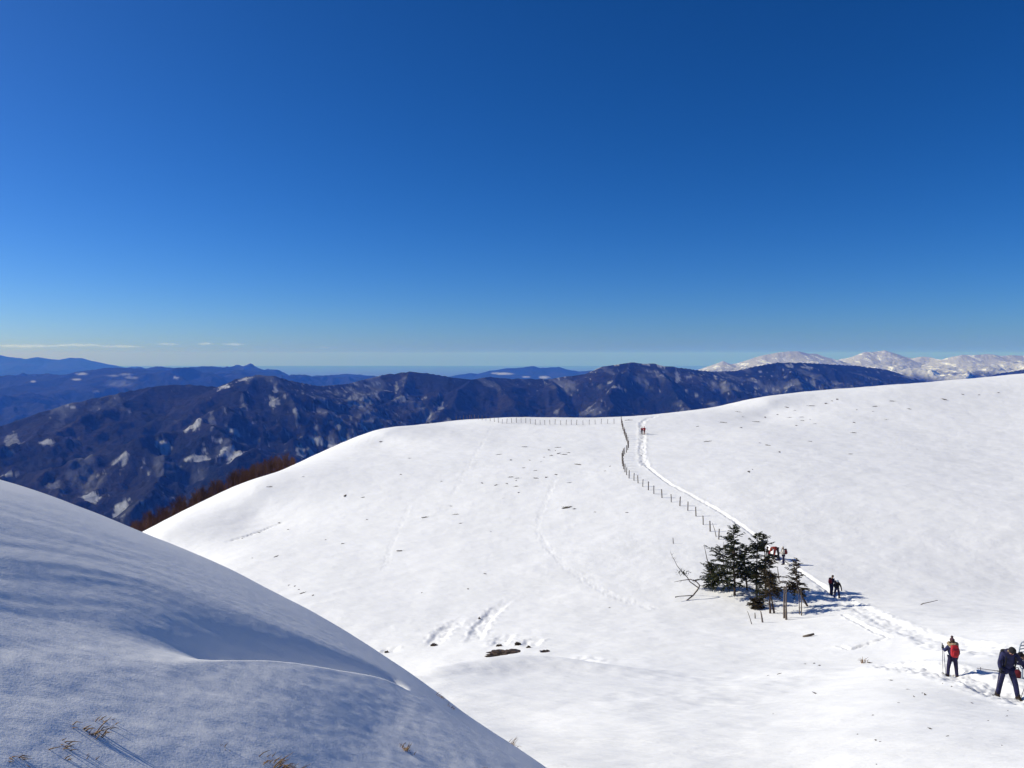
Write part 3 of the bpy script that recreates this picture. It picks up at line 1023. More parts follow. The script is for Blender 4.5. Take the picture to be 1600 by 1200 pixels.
# wind-bent sapling left of the clump: a needle tuft half way up a bowed stem
g = ground(1092, 919)
sap = empty('sapling', g)
tag(sap, 'wind-bowed thin sapling with one needle tuft, left of the spruce clump', 'tree')
m = MB()
P = [at(px, py, g.y) - g for px, py in ((1092, 919), (1078, 909), (1074, 902), (1066, 894), (1058, 884), (1052, 872), (1047, 862))]
m.tube([P[0] - Vector((0, 0, .25))] + P, [.05, .05, .045, .04, .035, .025, .018, .008], 5)
rd = random.Random(2)
for i in range(3, 7):
    for k in range(4):
        p = P[i - 1].lerp(P[i], rd.random())
        m.tube([p, p + Vector((rd.uniform(-.3, .3), rd.uniform(-.2, .2), rd.uniform(-.1, .2)))], [.012, .005], 4)
m.build('trunk', M_BARK, sap)
cr = MB()
for k in range(90):
    p = P[3] + Vector((rd.gauss(.05, .28), rd.gauss(0, .2), rd.gauss(-.02, .13)))
    d2 = Vector((rd.uniform(-1, 1), rd.uniform(-1, 1), rd.uniform(-.6, .4))).normalized()
    w2 = d2.cross(Vector((0, 0.3, 1))).normalized() * .035
    e = p + d2 * rd.uniform(.15, .32)
    cr.quad(p - w2, p + w2, e + w2 * .4, e - w2 * .4)
cr.build('crown', M_NEEDLE, sap, False)
g = ground(1070, 938)
m = MB()
loop = [(1070, 938), (1084, 934), (1092, 927), (1097, 921), (1092, 916), (1084, 914), (1072, 917), (1060, 921)]
LP = [at(px, py, g.y) - g + Vector((0, .25 * i, .12)) for i, (px, py) in enumerate(loop)]
LP[0] = Vector((0, 0, -.1))
m.tube(LP, [.05, .06, .06, .055, .05, .04, .03, .015], 5)
m.tube([LP[1], at(1062, 934, g.y) - g + Vector((0, .1, .1)), at(1055, 933, g.y) - g], [.04, .03, .05], 5)
for i in (3, 4, 5, 6):
    m.tube([LP[i], LP[i] + Vector((-.25, 0, -.2 + .1 * (i % 2)))], [.015, .005], 4)
o = m.build('branch', M_BARK)
o.location = g
tag(o, 'dead looping branch arched over the snow below the bowed sapling', 'branch')

# bare beech wood on the far side of the left crest
m = MB()
rd = random.Random(12)
for k in range(520):
    px = rd.uniform(170, 460)
    u, _ = uv_of(px, 800)
    dd_ = np.geomspace(80, 220, 80)
    d = float(dd_[np.argmax(slope_v(np.full(80, u), dd_))]) * rd.uniform(1.08, 1.30)
    x = u * d
    z = float(slope_z(np.array([x]), np.array([d]), False)[0])
    h = rd.uniform(2.0, 4.0)
    m.tube([(x, d, z - .5), (x + rd.uniform(-.3, .3), d, z + h * .6), (x + rd.uniform(-.5, .5), d, z + h)], [.13, .08, .02], 4, False)
    for j in range(30):
        t = rd.uniform(.3, .95)
        a = rd.uniform(0, 6.28)
        L = (1.15 - t) * h * rd.uniform(.2, .5)
        p = Vector((x, d, z + h * t))
        q = p + Vector((math.cos(a) * L, math.sin(a) * L, L * rd.uniform(.5, 1.1)))
        m.tube([p, q], [.035, .01], 3, False)
        for i in range(2):
            r1 = p.lerp(q, rd.uniform(.4, 1))
            m.tube([r1, r1 + Vector((rd.uniform(-.5, .5), rd.uniform(-.5, .5), rd.uniform(.2, .8)))], [.022, .008], 3, False)
wood = m.build('beech_wood', M_TWIG)
tag(wood, 'reddish-brown leafless wood showing over the left edge of the snow hill', kind='stuff')


# ------------------------------------------------------------------ grass, heather, rocks
def tuft_mesh(seed, n, h, spread, mat, name, mound=True):
    rd = random.Random(seed)
    m = MB()
    if mound:
        m.ball((0, 0, -.03), (spread * .7, spread * .5, h * .26), 11, 7, lambda d: 1 + .55 * math.sin(d.x * 7 + seed) * math.cos(d.y * 6 + seed))
    for k in range(n):
        a = rd.uniform(0, 6.28)
        r0 = rd.uniform(0, spread * .6)
        p = Vector((math.cos(a) * r0, math.sin(a) * r0, -.02))
        L = h * rd.uniform(.5, 1.2)
        lean = Vector((math.cos(a + rd.uniform(-1, 1)), math.sin(a + rd.uniform(-1, 1)), 0)) * rd.uniform(.1, .8) * L
        w = L * .02 + .004
        m.tube([p, p + lean * .35 + Vector((0, 0, L * .65)), p + lean + Vector((0, 0, L * .85))], [w, w * .8, w * .2], 3, False)
    return m.build(name, mat)


heath = [tuft_mesh(s, 46, .26, .55, M_HEATH, 'heather_tuft') for s in (1, 2, 3, 4)]
FAR_L = [(822, 699), (781, 711), (871, 700), (858, 704), (874, 709), (889, 708.5), (862, 712), (850, 715), (828, 719), (819, 732), (838, 736), (800, 746), (811, 748), (792, 756), (776, 758), (807, 751), (854, 745.5),
         (808, 761), (811, 770), (754, 755), (787, 779), (713, 805), (665, 810), (705, 791), (721, 819), (767, 830), (892, 792), (879, 795.5), (899, 795), (953, 729), (946, 736), (890, 754), (980, 801), (798, 719),
         (757, 898), (732, 922), (659, 927), (749, 964), (952, 949), (474, 746), (422, 762), (574, 813), (509, 844), (569, 777), (451, 828), (596, 690), (540, 775), (626, 742), (431, 870), (467, 921), (475, 926), (489, 931), (461, 915), (452, 912),
         (627, 862), (536, 850), (395, 872), (380, 841), (405, 833), (437, 817), (640, 716), (690, 752), (868, 742), (836, 747), (846, 722), (868, 705), (880, 711), (905, 727), (1002, 712), (930, 800)]
FAR_R = [(1153, 643.5), (1130, 661), (1158, 669), (1106, 690), (1187, 692.5), (1198, 696), (1218, 707), (1330, 709), (1433, 702), (1235, 653), (1253, 653), (1266, 656), (1245, 665), (1228, 637), (1242, 641.5), (1267, 634.5), (1291, 630),
         (1308, 624.5), (1369, 635), (1364, 644), (1339, 641), (1334, 661), (1385, 656), (1474, 624), (1336, 677), (1266, 690), (1176, 735), (1170, 738), (1504, 617), (1300, 627), (1560, 615), (1215, 648), (1195, 652), (1180, 660), (1160, 652),
         (1255, 658), (1275, 662), (1395, 628), (1420, 640), (1530, 618), (1060, 644), (1090, 667), (982, 657), (1002, 665)]
KNOLL = [(1259, 1038), (1272, 1037), (1280, 1041), (1200, 1065), (1218, 1064), (1365, 1119), (1473, 1072), (1487, 1076), (1503, 1073), (1517, 1079), (1441, 1083), (1429, 1092), (1395, 1065), (1369, 1158), (1376, 1160), (1455, 1139), (1566, 1164),
         (1573, 1120), (1575, 1111), (1544, 1127), (1208, 1117), (1370, 1194), (1361, 1036), (1446, 1087), (1420, 1078), (1340, 1150), (1480, 1152), (1520, 1100), (1275, 1086), (1590, 1102), (1405, 1100)]


def scatter(lst, label, group, kpx, sq=0.55):
    for i, (px, py) in enumerate(lst):
        g = ground(px, py)
        s = kpx * random.uniform(.6, 1.35) / F * g.y
        o = place_copy(heath, i, g, (random.uniform(-.1, .1), random.uniform(-.1, .1), random.uniform(0, 6.28)), (s * random.uniform(.8, 2.2), s * .8, s * sq * .8))
        tag(o, label, 'heather tuft', group)


scatter(FAR_L, 'small dark heather tuft poking through the bright snow of the left hill', 'heather tufts on the left hill', 7.5)
scatter(FAR_R, 'small dark heather tuft poking through the snow of the right hillside below its skyline', 'heather tufts on the right hillside', 8.0)
scatter(KNOLL, 'small brown heather tuft poking through the near snow below the hikers on the right', 'heather tufts on the near knoll', 7.0)
o = tuft_mesh(9, 60, .30, .40, M_HEATH, 'heather_tuft')
o.location = ground(885, 794)
tag(o, 'largest dark heather tuft, alone on the middle of the left hill', 'heather tuft')
o.scale = (2.0, 1.2, .9)
o = tuft_mesh(10, 16, .55, .30, M_GRASS, 'dry_stalks', False)
o.location = ground(1349, 1036)
o.scale = (1.1, .8, 0.6)
tag(o, 'tall thin dry stalks on the crest of the near knoll', 'dry stalks')


def grass(label, pxy, n, L, spread, seed, dirx=0.6):
    rd = random.Random(seed)
    b = bank_point(*pxy)
    m = MB()
    for k in range(n):
        p = Vector((rd.gauss(0, spread), rd.gauss(0, spread), 0))
        w = b + p
        p.z = float(bank_z(np.array([w.x]), np.array([w.y]))[0]) - b.z - .03
        ln = .72 * L * rd.uniform(.5, 1.3)
        a = rd.uniform(-.9, .9) + (0 if rd.random() < .75 else math.pi)
        dv = Vector((math.cos(a) * dirx, math.sin(a) * .5, rd.uniform(.25, .75))).normalized()
        m.tube([p, p + dv * ln * .55, p + dv * ln + Vector((0, 0, -ln * rd.uniform(.05, .35)))], [.0032, .0028, .0008], 4, False)
    o = m.build('grass_tuft', M_GRASS)
    o.location = b
    tag(o, label, 'grass tuft', 'dry grass on the shaded bank')


grass('largest straw-coloured grass tuft bent over on the shaded bank at lower left', (134, 1142), 26, .15, .035, 1)
grass('flattened straw wisp left of the largest tuft on the shaded bank', (88, 1161), 14, .12, .03, 2, 1.2)
grass('short straw tuft right above the largest tuft on the shaded bank', (158, 1124), 14, .10, .035, 3)
grass('faint small wisp of grass below the largest tuft on the shaded bank', (106, 1186), 9, .08, .02, 4)
grass('few thin blades of grass right of the largest tuft at the lower edge', (141, 1187), 6, .06, .02, 5)
grass('small upright grass wisp standing alone on the shaded bank near the middle of its foot', (350, 1168), 9, .08, .012, 6, .3)
grass('pale wisp of grass in the very lower left corner', (10, 1180), 9, .12, .03, 7, 1.2)
grass('brown spiky grass tuft cut off by the bottom edge of the picture', (432, 1199), 60, .17, .05, 8, .7)
grass('brown tuft hanging in a small hollow of the lower bank', (631, 1170), 34, .12, .03, 9, .3)
grass('single tan blade clump at the bottom edge right of the hollow tuft', (753, 1199), 10, .07, .015, 10, .3)
grass('thin grass blades on the sunlit lower rim of the shaded bank', (800, 1158), 14, .16, .03, 11, .5)
grass('dark tuft on the rim of the shaded bank above the thin blades', (686, 1088), 30, .10, .028, 12, .5)
grass('small dark tuft on the rim just below the higher rim tuft', (703, 1105), 20, .08, .024, 13, .5)


def rock(label, pxy, wpx, hpx, seed, dmin=40, lift=0.0):
    g = ground(pxy[0], pxy[1], dmin)
    s = g.y / F
    m = MB()

    def fn(d):
        a = np.array
        return 1 + .7 * float(perlin(a([d.x * 2.3 + seed]), a([d.y * 2.3 + d.z * 1.9]))[0]) + .6 * float(perlin(a([d.x * 6 + seed]), a([d.z * 6 + d.y * 4]))[0])
    m.ball((0, 0, 0), (wpx * s * .42, wpx * s * .3, hpx * s * .42), 26, 16, fn)
    o = m.build('rock', M_ROCK, None, False)
    o.location = g + Vector((0, .1, lift - hpx * s * .16))
    tag(o, label, 'rock', 'dark rocks along the creek bed')
    return o


rock('long low dark rock ledge under the snow lip of the creek', (788, 1022), 66, 10, 3)
rock('brown boulder at the foot of the left gully', (678, 1009), 14, 10, 5)
rock('small brown rock at the far left of the creek beside the shaded bank', (604, 1019), 9, 8, 7)
rock('brown rock face left of three above the long ledge', (780, 1010), 11, 9, 9)
rock('brown striped rock face middle of three above the long ledge', (809, 1009), 13, 13, 11)
rock('brown rock face right of three above the long ledge', (826, 1013), 8, 9, 13)
rock('flat brown rock at the right end of the creek', (852, 1020), 20, 4, 15)
rock('small dark stone high in the second gully', (749, 966), 5, 6, 17)

# ------------------------------------------------------------------ clouds, far beyond and above the haze
cm, cn, cb = mat_new('thin_cloud')
tr_ = cn.nodes.new('ShaderNodeBsdfTransparent')
dfa = cn.nodes.new('ShaderNodeBsdfDiffuse')
dfa.inputs[0].default_value = (.95, .95, .95, 1)
dfb = cn.nodes.new('ShaderNodeBsdfTranslucent')
dfb.inputs[0].default_value = (.95, .95, .95, 1)
df = cn.nodes.new('ShaderNodeAddShader')
cn.links.new(dfa.outputs[0], df.inputs[0])
cn.links.new(dfb.outputs[0], df.inputs[1])
mixs = cn.nodes.new('ShaderNodeMixShader')
lw = cn.nodes.new('ShaderNodeLayerWeight')
lw.inputs[0].default_value = .35
inv = cn.nodes.new('ShaderNodeMath')
inv.operation = 'MULTIPLY_ADD'
inv.inputs[1].default_value = -.10
inv.inputs[2].default_value = .10
cn.links.new(lw.outputs['Facing'], inv.inputs[0])
cn.links.new(inv.outputs[0], mixs.inputs[0])
cn.links.new(tr_.outputs[0], mixs.inputs[1])
cn.links.new(df.outputs[0], mixs.inputs[2])
cn.links.new(mixs.outputs[0], cn.nodes['Material Output'].inputs[0])
CL = [(40, 541, 60, 6, 'long flat cloud bank at the far left above the blue ridge'), (120, 540, 50, 6, 'flat cloud bank second from the left above the horizon'), (190, 542, 40, 5, 'thin cloud streak in the middle of the left cloud row'),
      (262, 538, 16, 5, 'small bright puff of cloud left of the pair of puffs'), (322, 537.5, 13, 5, 'small rounded cloud puff, left of the pair above the summit'), (366, 538, 18, 5, 'small rounded cloud puff, right of the pair above the summit'),
      (509, 543, 8, 2, 'tiny lone wisp of cloud near the middle of the horizon')]
for px, py, a, b, lab in CL:
    d = 60000
    c = at(px, py, d)
    m = MB()
    rd = random.Random(int(px))
    k = d / F
    nb = max(4, int(a / 4))
    for j in range(nb):
        s_ = -1 + 2 * (j + rd.uniform(.3, .7)) / nb
        q = (1 - s_ * s_)
        rb = k * b * (.35 + .5 * q) * rd.uniform(.6, 1)
        m.ball((s_ * a * k * .8, rd.uniform(-.3, .3) * k * b, rd.uniform(-.1, .25) * b * k * q), (max(rb * rd.uniform(1.2, 2.6), a * k * 1.6 / nb), rb * 1.5, rb * .7), 12, 8)
    o = m.build('cloud', cm)
    o.location = c
    tag(o, lab, 'cloud', 'small clouds low over the horizon')


# ------------------------------------------------------------------ people
def skin_obj(name, verts, edges, rad, mats, parent, root=0, sub=1, matfn=None):
    me = bpy.data.meshes.new(name)
    me.from_pydata([tuple(v) for v in verts], edges, [])
    o = bpy.data.objects.new(name, me)
    C.objects.link(o)
    md = o.modifiers.new('skin', 'SKIN')
    md.use_smooth_shade = True
    for i, r in enumerate(rad):
        sv_ = me.skin_vertices[0].data[i]
        sv_.radius = r if hasattr(r, '__len__') else (r, r)
        sv_.use_root = (i == root)
    if sub:
        ss = o.modifiers.new('sub', 'SUBSURF')
        ss.levels = ss.render_levels = sub
    dg = bpy.context.evaluated_depsgraph_get()
    m2 = bpy.data.meshes.new_from_object(o.evaluated_get(dg))
    m2.name = name
    o.modifiers.clear()
    o.data = m2
    bpy.data.meshes.remove(me)
    m2.materials.clear()
    for m_ in mats:
        m2.materials.append(m_)
    if matfn:
        for p in m2.polygons:
            p.material_index = matfn(p.center)
    if parent:
        o.parent = parent
    return o


def person(label, foot, h, yaw, pose, jacket, trousers, hat=None, group=None, detail=True, snowshoes=None, hair=True, face=True):
    s = h / 1.75
    ln = R(pose.get('lean', 0))
    T = Vector((0, math.sin(ln), math.cos(ln)))
    pel = Vector((0, 0, 0))

    def limb(p, q, L):
        return Vector((math.sin(R(q)), math.sin(R(p)) * math.cos(R(q)), -math.cos(R(p)) * math.cos(R(q)))) * L
    J = {}
    for sd, nm in ((-1, 'L'), (1, 'R')):
        p, q, b = pose.get('leg' + nm, (0, 5, 0))
        hip = pel + Vector((.10 * sd, 0, -.04)) * s
        kn = hip + limb(p, q * sd, .44 * s)
        an = kn + limb(p - b, q * sd * .6, .41 * s)
        J['leg' + nm] = (hip, kn, an, an + Vector((sd * .03, .17, -.055)) * s)
    low = min(J['legL'][2].z, J['legR'][2].z) - .085 * s
    if pose.get('sit'):
        low = min(low, -.14 * s)
    off = Vector((0, 0, -low))
    for k in J:
        J[k] = [v + off for v in J[k]]
    pel = pel + off
    waist = pel + T * .14 * s
    chest = pel + T * .36 * s
    neck = pel + T * .53 * s
    hp = ln + R(pose.get('head', 5))
    HT = Vector((0, math.sin(hp), math.cos(hp)))
    HF = Vector((0, math.cos(hp), -math.sin(hp)))
    hb = neck + HT * .07 * s
    hc = neck + HT * .17 * s + HF * .015 * s
    ht = neck + HT * .265 * s
    for sd, nm in ((-1, 'L'), (1, 'R')):
        p, q, e, eq = pose.get('arm' + nm, (5, 10, 15, 0))
        sh = neck - T * .06 * s + Vector((.185 * sd, 0, 0)) * s
        el = sh + limb(p, q * sd, .29 * s)
        wr = el + limb(p + e, eq * sd, .25 * s)
        hd = wr + limb(p + e, eq * sd, .09 * s)
        J['arm' + nm] = (sh, el, wr, hd)
    # continuous body
    V_ = [pel, waist, chest, neck, hb, hc, ht, hc + HF * .095 * s - HT * .01 * s, hc + HF * .05 * s - HT * .075 * s]
    Rr = [(.13, .10), (.12, .09), (.14, .10), .055, .058, (.082, .098), .062, .018, .04]
    E_ = [(0, 1), (1, 2), (2, 3), (3, 4), (4, 5), (5, 6), (5, 7), (4, 8)]
    for nm in ('L', 'R'):
        b = len(V_)
        V_ += J['arm' + nm]
        Rr += [.055, .042, .03, .036]
        E_ += [(2, b), (b, b + 1), (b + 1, b + 2), (b + 2, b + 3)]
        b = len(V_)
        V_ += J['leg' + nm]
        Rr += [.085, .06, .045, .038]
        E_ += [(0, b), (b, b + 1), (b + 1, b + 2), (b + 2, b + 3)]
    Rr = [tuple(c * s for c in r) if hasattr(r, '__len__') else r * s for r in Rr]
    body = skin_obj('person', V_, E_, Rr, [M_SKIN], None)
    body.location = foot
    body.rotation_euler = (0, 0, yaw)
    tag(body, label, 'person', group)
    # jacket
    V_ = [pel - T * .06 * s, waist, chest, neck - T * .02 * s, neck + T * .035 * s]
    Rr = [(.185, .15), (.172, .14), (.195, .15), (.10, .10), (.085, .085)]
    E_ = [(0, 1), (1, 2), (2, 3), (3, 4)]
    for nm in ('L', 'R'):
        b = len(V_)
        sh, el, wr, hd = J['arm' + nm]
        V_ += [sh, sh.lerp(el, .5), el, wr]
        Rr += [.088, .080, .068, .052]
        E_ += [(2, b), (b, b + 1), (b + 1, b + 2), (b + 2, b + 3)]
    Rr = [tuple(c * s for c in r) if hasattr(r, '__len__') else r * s for r in Rr]
    skin_obj('jacket', V_, E_, Rr, [jacket], body)
    # trousers
    V_ = [pel + T * .02 * s]
    Rr = [(.165, .125)]
    E_ = []
    for nm in ('L', 'R'):
        b = len(V_)
        hip, kn, an, toe = J['leg' + nm]
        V_ += [hip, kn, kn.lerp(an, .6), an]
        Rr += [.115, .088, .082, .075]
        E_ += [(0, b), (b, b + 1), (b + 1, b + 2), (b + 2, b + 3)]
    Rr = [tuple(c * s for c in r) if hasattr(r, '__len__') else r * s for r in Rr]
    skin_obj('trousers', V_, E_, Rr, [trousers], body)
    for nm in ('L', 'R'):
        hip, kn, an, toe = J['leg' + nm]
        m = MB()
        m.tube([an + Vector((0, -.07, -.03)) * s, an + Vector((0, 0, -.025)) * s, (an + toe) / 2 + Vector((0, 0, -.01)) * s, toe], [.05 * s, .066 * s, .055 * s, .042 * s], 8)
        m.tube([an + Vector((0, 0, .09)) * s, an + Vector((0, 0, -.02)) * s], [.072 * s, .066 * s], 8)
        m.build('boot', M_BOOT, body)
        # glove: palm, four curled fingers and a thumb
        sh, el, wr, hd = J['arm' + nm]
        ax = (hd - wr).normalized()
        fw = Vector((0, 1, 0)) - ax * ax.y
        fw = fw.normalized() if fw.length > .1 else Vector((0, 0, 1))
        sdv = ax.cross(fw)
        m = MB()
        m.tube([wr - ax * .03 * s, wr + ax * .02 * s, hd + ax * .01 * s], [.048 * s, .044 * s, .045 * s], 7)
        for k in range(4):
            b0 = hd + sdv * (-.033 + .022 * k) * s
            L = (.032, .038, .036, .028)[k] * s
            m.tube([b0, b0 + ax * L + fw * .012 * s, b0 + ax * L * 1.1 + fw * .04 * s, b0 + ax * L * .4 + fw * .055 * s], [.014 * s, .013 * s, .012 * s, .010 * s], 6)
        sg = -1 if nm == 'R' else 1
        b0 = wr + ax * .035 * s + sdv * .035 * sg * s
        m.tube([b0, b0 + (sdv * sg * .03 + ax * .02 + fw * .015) * s, b0 + (sdv * sg * .028 + ax * .05 + fw * .04) * s], [.017 * s, .015 * s, .012 * s], 6)
        m.build('glove', M_GLOVE, body)
        if snowshoes:
            m = MB()
            c = (an + toe) / 2
            zs = an.z - .085 * s
            ring = [Vector((c.x + .11 * math.cos(t) * s, c.y + .31 * math.sin(t) * s, zs + .03 * max(0, math.sin(t)) * s)) for t in np.linspace(0, 2 * math.pi, 19)]
            m.tube(ring, .016 * s, 5, False)
            for yy in (-.18, -.06, .08, .2):
                wx_ = .11 * math.sqrt(max(0, 1 - (yy / .31) ** 2))
                m.tube([Vector((c.x - wx_ * s, c.y + yy * s, zs)), Vector((c.x + wx_ * s, c.y + yy * s, zs))], .014 * s, 4)
            m.build('snowshoe', snowshoes, body)
    if face:
        for sd in (-1, 1):
            m = MB()
            m.ball(hc + HF * .088 * s + HT * .012 * s + Vector((.033 * sd, 0, 0)) * s, .013 * s, 6, 5)
            m.build('eye', M_BLACK, body)
        m = MB()
        m.ball(hc + HF * .086 * s - HT * .062 * s, (.026 * s, .012 * s, .008 * s), 6, 5)
        m.build('mouth', M_MAROON, body)
    if hair:
        m = MB()
        m.ball(hc - HF * .025 * s + HT * .02 * s, (.092 * s, .10 * s, .105 * s), 10, 8)
        m.build('hair', M_HAIR, body)
    if hat == 'pom':
        m = MB()
        m.ball(hc + HT * .055 * s - HF * .008 * s, (.105 * s, .115 * s, .10 * s), 12, 8, lambda d: 1 + .05 * math.sin(d.z * 25))
        ho = m.build('hat', M_WOOL, body)
        m = MB()
        m.ball(hc + HT * .185 * s - HF * .01 * s, .058 * s, 10, 8, lambda d: 1 + .12 * math.sin(d.x * 23) * math.sin(d.y * 21 + d.z * 19))
        m.build('pompom', M_WOOL, ho)
    elif hat:
        m = MB()
        m.ball(hc + HT * .045 * s - HF * .012 * s, (.10 * s, .115 * s, .098 * s), 12, 8)
        m.build('hat', hat, body)
    W_ = Matrix.Translation(foot) @ Matrix.Rotation(yaw, 4, 'Z')
    return dict(o=body, J=J, neck=neck, chest=chest, pel=pel, T=T, HT=HT, HF=HF, hc=hc, s=s, W=W_, yaw=yaw, foot=foot, ln=ln)


def backpack(p, label, mat, w=.31, h=.47, d=.19, top=M_BLACK, group=None, drop=.06):
    s = p['s']
    org = p['W'] @ (p['chest'] + p['T'] * (-drop * s))
    root = empty('backpack', org)
    root.rotation_euler = Matrix.Rotation(p['yaw'], 4, 'Z').to_euler()
    tag(root, label, 'backpack', group)
    M = Matrix.Rotation(-p['ln'], 4, 'X')

    def box(name, c, r, m_, par, pw=.55):
        b = MB()
        b.ball((0, 0, 0), 1.0, 20, 12)
        vv = []
        for v in b.v:
            q = [math.copysign(abs(k) ** pw, k) for k in v]
            n_ = max(1e-6, max(abs(k) for k in q))
            vv.append(tuple(M @ Vector((c[0] + q[0] * r[0], c[1] + q[1] * r[1], c[2] + q[2] * r[2]))))
        b.v = vv
        return b.build(name, m_, par)
    y0 = -.13 * s - d * s * .5
    bag = box('bag', (0, y0, 0), (w * s * .5, d * s * .5, h * s * .5), mat, root)
    box('pocket', (0, y0 - d * s * .5, -h * s * .12), (w * s * .34, .045 * s, h * s * .25), mat, root)
    box('lid', (0, y0, h * s * .46), (w * s * .46, d * s * .52, .06 * s), top if top else mat, root)
    for sd in (-1, 1):
        b = MB()
        pts = [(sd * .10, -.13, h * .40), (sd * .12, -.02, .30), (sd * .13, .10, .27), (sd * .14, .165, .12), (sd * .15, .14, -.06), (sd * .17, -.02, -.16), (sd * .13, -.14, -.18)]
        b.tube([M @ (Vector(q) * s) for q in pts], .021 * s, 6)
        b.build('shoulder_strap', M_BLACK, root)
    b = MB()
    b.tube([M @ Vector((-w * s * .4, y0 - d * s * .52, h * s * .25)), M @ Vector((w * s * .4, y0 - d * s * .52, h * s * .25))], .008 * s, 5)
    b.build('zip', M_BLACK, root)
    return root


def pole(label, top, tip, group=None, basket=True):
    top, tip = Vector(top), Vector(tip)
    root = empty('trekking_pole', tip)
    tag(root, label, 'trekking pole', group)
    v = top - tip
    n = v.normalized()
    m = MB()
    m.tube([n * -.04, v * .5, v], [.010, .011, .012], 6)
    m.build('shaft', M_ALU, root)
    m = MB()
    m.tube([v - n * .02, v + n * .10, v + n * .13], [.018, .017, .021], 7)
    m.build('grip', M_BLACK, root)
    m = MB()
    a = n.cross(Vector((0, 1, .1))).normalized()
    b = n.cross(a)
    m.tube([n * .07 + (a * math.cos(t) + b * math.sin(t)) * .045 for t in np.linspace(0, 6.283, 11)], .009, 4, False)
    m.build('basket', M_BLACK, root)
    return root


def stand(px, py, dmin=9.0):
    return ground(px, py, dmin)


# hiker with the red backpack, seen from behind
ft = stand(1488, 1053)
kx = ft.y / F
h = 62 * kx
B = person('hiker in navy seen from behind with pom-pom hat, tan fur hood and red backpack', ft, h, R(-8),
           dict(lean=4, head=8, legL=(6, 7, 10), legR=(-4, 6, 3), armL=(22, 20, 70, -10), armR=(0, 17, 40, 0)), M_NAVY, M_NAVY2, 'pom', snowshoes=M_SHOE, face=False)
s = B['s']
m = MB()
c0 = B['neck'] + B['T'] * .055 * s - B['HF'] * .03 * s
ringr = []
for t in np.linspace(0, 2 * math.pi, 25):
    ringr.append(c0 + Vector((.165 * math.cos(t), .13 * math.sin(t), .02 * math.sin(3 * t))) * s)
m.tube(ringr, [.075 * s * (1 + .15 * math.sin(i * 2.4)) for i in range(25)], 8, False)
m.build('fur_hood', M_FUR, B['o'])
m = MB()
m.tube([B['neck'] + Vector((.15 * math.cos(t) * s, -.04 * s + .11 * math.sin(t) * s, -.035 * s)) for t in np.linspace(0, 2 * math.pi, 17)], .04 * s, 7, False)
m.build('collar', M_CREAM, B['o'])
backpack(B, 'bright red rounded backpack worn by the hiker in the pom-pom hat', M_RED, .33, .50, .20, top=M_RED)
tip = ground(1473.5, 1053)
hand = B['W'] @ (B['J']['armL'][3])
pole('thin trekking pole leaning furthest left beside the red backpack hiker', hand + Vector((-.03, 0, .04)), tip, 'trekking poles of the red backpack hiker')
tip = ground(1478, 1053)
pole('thin trekking pole close against the left side of the red backpack hiker', hand + Vector((.05, .05, -.05)), tip, 'trekking poles of the red backpack hiker')

# hiker looking down, facing the camera
ft = stand(1572, 1085)
kx = ft.y / F
A = person('hiker in black cap and dark navy clothes facing downhill with bowed head and legs apart', ft, 91 * kx, R(172),
           dict(lean=17, head=32, legL=(12, 15, 8), legR=(-2, 9, 6), armL=(2, 34, 30, 26), armR=(-4, 16, 62, 12)), M_NAVY, M_NAVY, M_BLACK, face=True)
s = A['s']
m = MB()
m.tube([A['hc'] - A['HF'] * .04 * s + Vector((.105 * sg * s, 0, -.03 * s)) for sg in (-1, 1)], .03 * s, 6)
m.build('fur_trim', M_FUR, A['o'])
m = MB()
m.ball(A['neck'] + A['HF'] * .0 + Vector((0, -.03 * s, .03 * s)), (.13 * s, .12 * s, .09 * s), 12, 8)
m.build('hood', M_NAVY2, A['o'])
backpack(A, 'dark backpack with black straps on the hiker looking down', M_BLACK, .30, .44, .17, drop=.16)
handR = A['W'] @ A['J']['armR'][3]
handL = A['W'] @ A['J']['armL'][3]
pole('trekking pole on the left of the hiker looking down', handR + Vector((0, 0, .02)), ground(1553, 1083), 'trekking poles of the hiker looking down')
pole('trekking pole at the right edge held by the hiker looking down', handL + Vector((0, 0, .02)), ground(1594, 1087), 'trekking poles of the hiker looking down')
pr = pole('spare pole sticking out level behind the hip of the hiker looking down', handR + Vector((-.05, .1, .0)), handR + Vector((-.52, .35, -.02)), 'trekking poles of the hiker looking down')

# third hiker cut by the right edge
ft = stand(1620, 1074)
Cc = person('crouching hiker in blue-black clothes cut off by the right edge of the picture', ft, 1.5, R(80),
            dict(lean=62, head=-20, legL=(50, 6, 85), legR=(35, 8, 70), armL=(70, 8, 20, 0), armR=(60, 8, 20, 0)), M_NAVY, M_NAVY, M_BLACK, face=True)
backpack(Cc, 'grey-blue backpack on the crouching hiker at the right edge', M_SHOEB, .3, .46, .2)
g = ground(1597, 1064)
sh = empty('snowshoe', g)
tag(sh, 'grey-blue snowshoe stuck upright in the snow at the right edge', 'snowshoe')
m = MB()
ring = [Vector((.10 * math.cos(t), 0, .62 + .36 * math.sin(t))) * 1.35 for t in np.linspace(0, 2 * math.pi, 23)]
m.tube(ring, .022, 6, False)
m.tube([Vector((0, 0, -.1)), Vector((0, 0, .38))], .03, 6)
m.build('frame', M_SHOEB, sh)
m = MB()
for k in range(7):
    z_ = (.36 + .085 * k) * 1.35
    w_ = .10 * 1.35 * math.sqrt(max(0, 1 - ((z_ / 1.35 - .62) / .36) ** 2))
    m.tube([Vector((-w_, 0, z_)), Vector((w_, 0, z_ + .03))], .02, 5)
m.build('webbing', M_SHOEB, sh)
g = ground(1588, 1062)
bag = MB()
bag.ball((0, 0, .26), (.20, .15, .15), 14, 9, lambda d: 1 + .08 * math.sin(d.x * 6))
ob = empty('bag', g)
tag(ob, 'small maroon bag lying on the snow between the two right-hand hikers', 'bag')
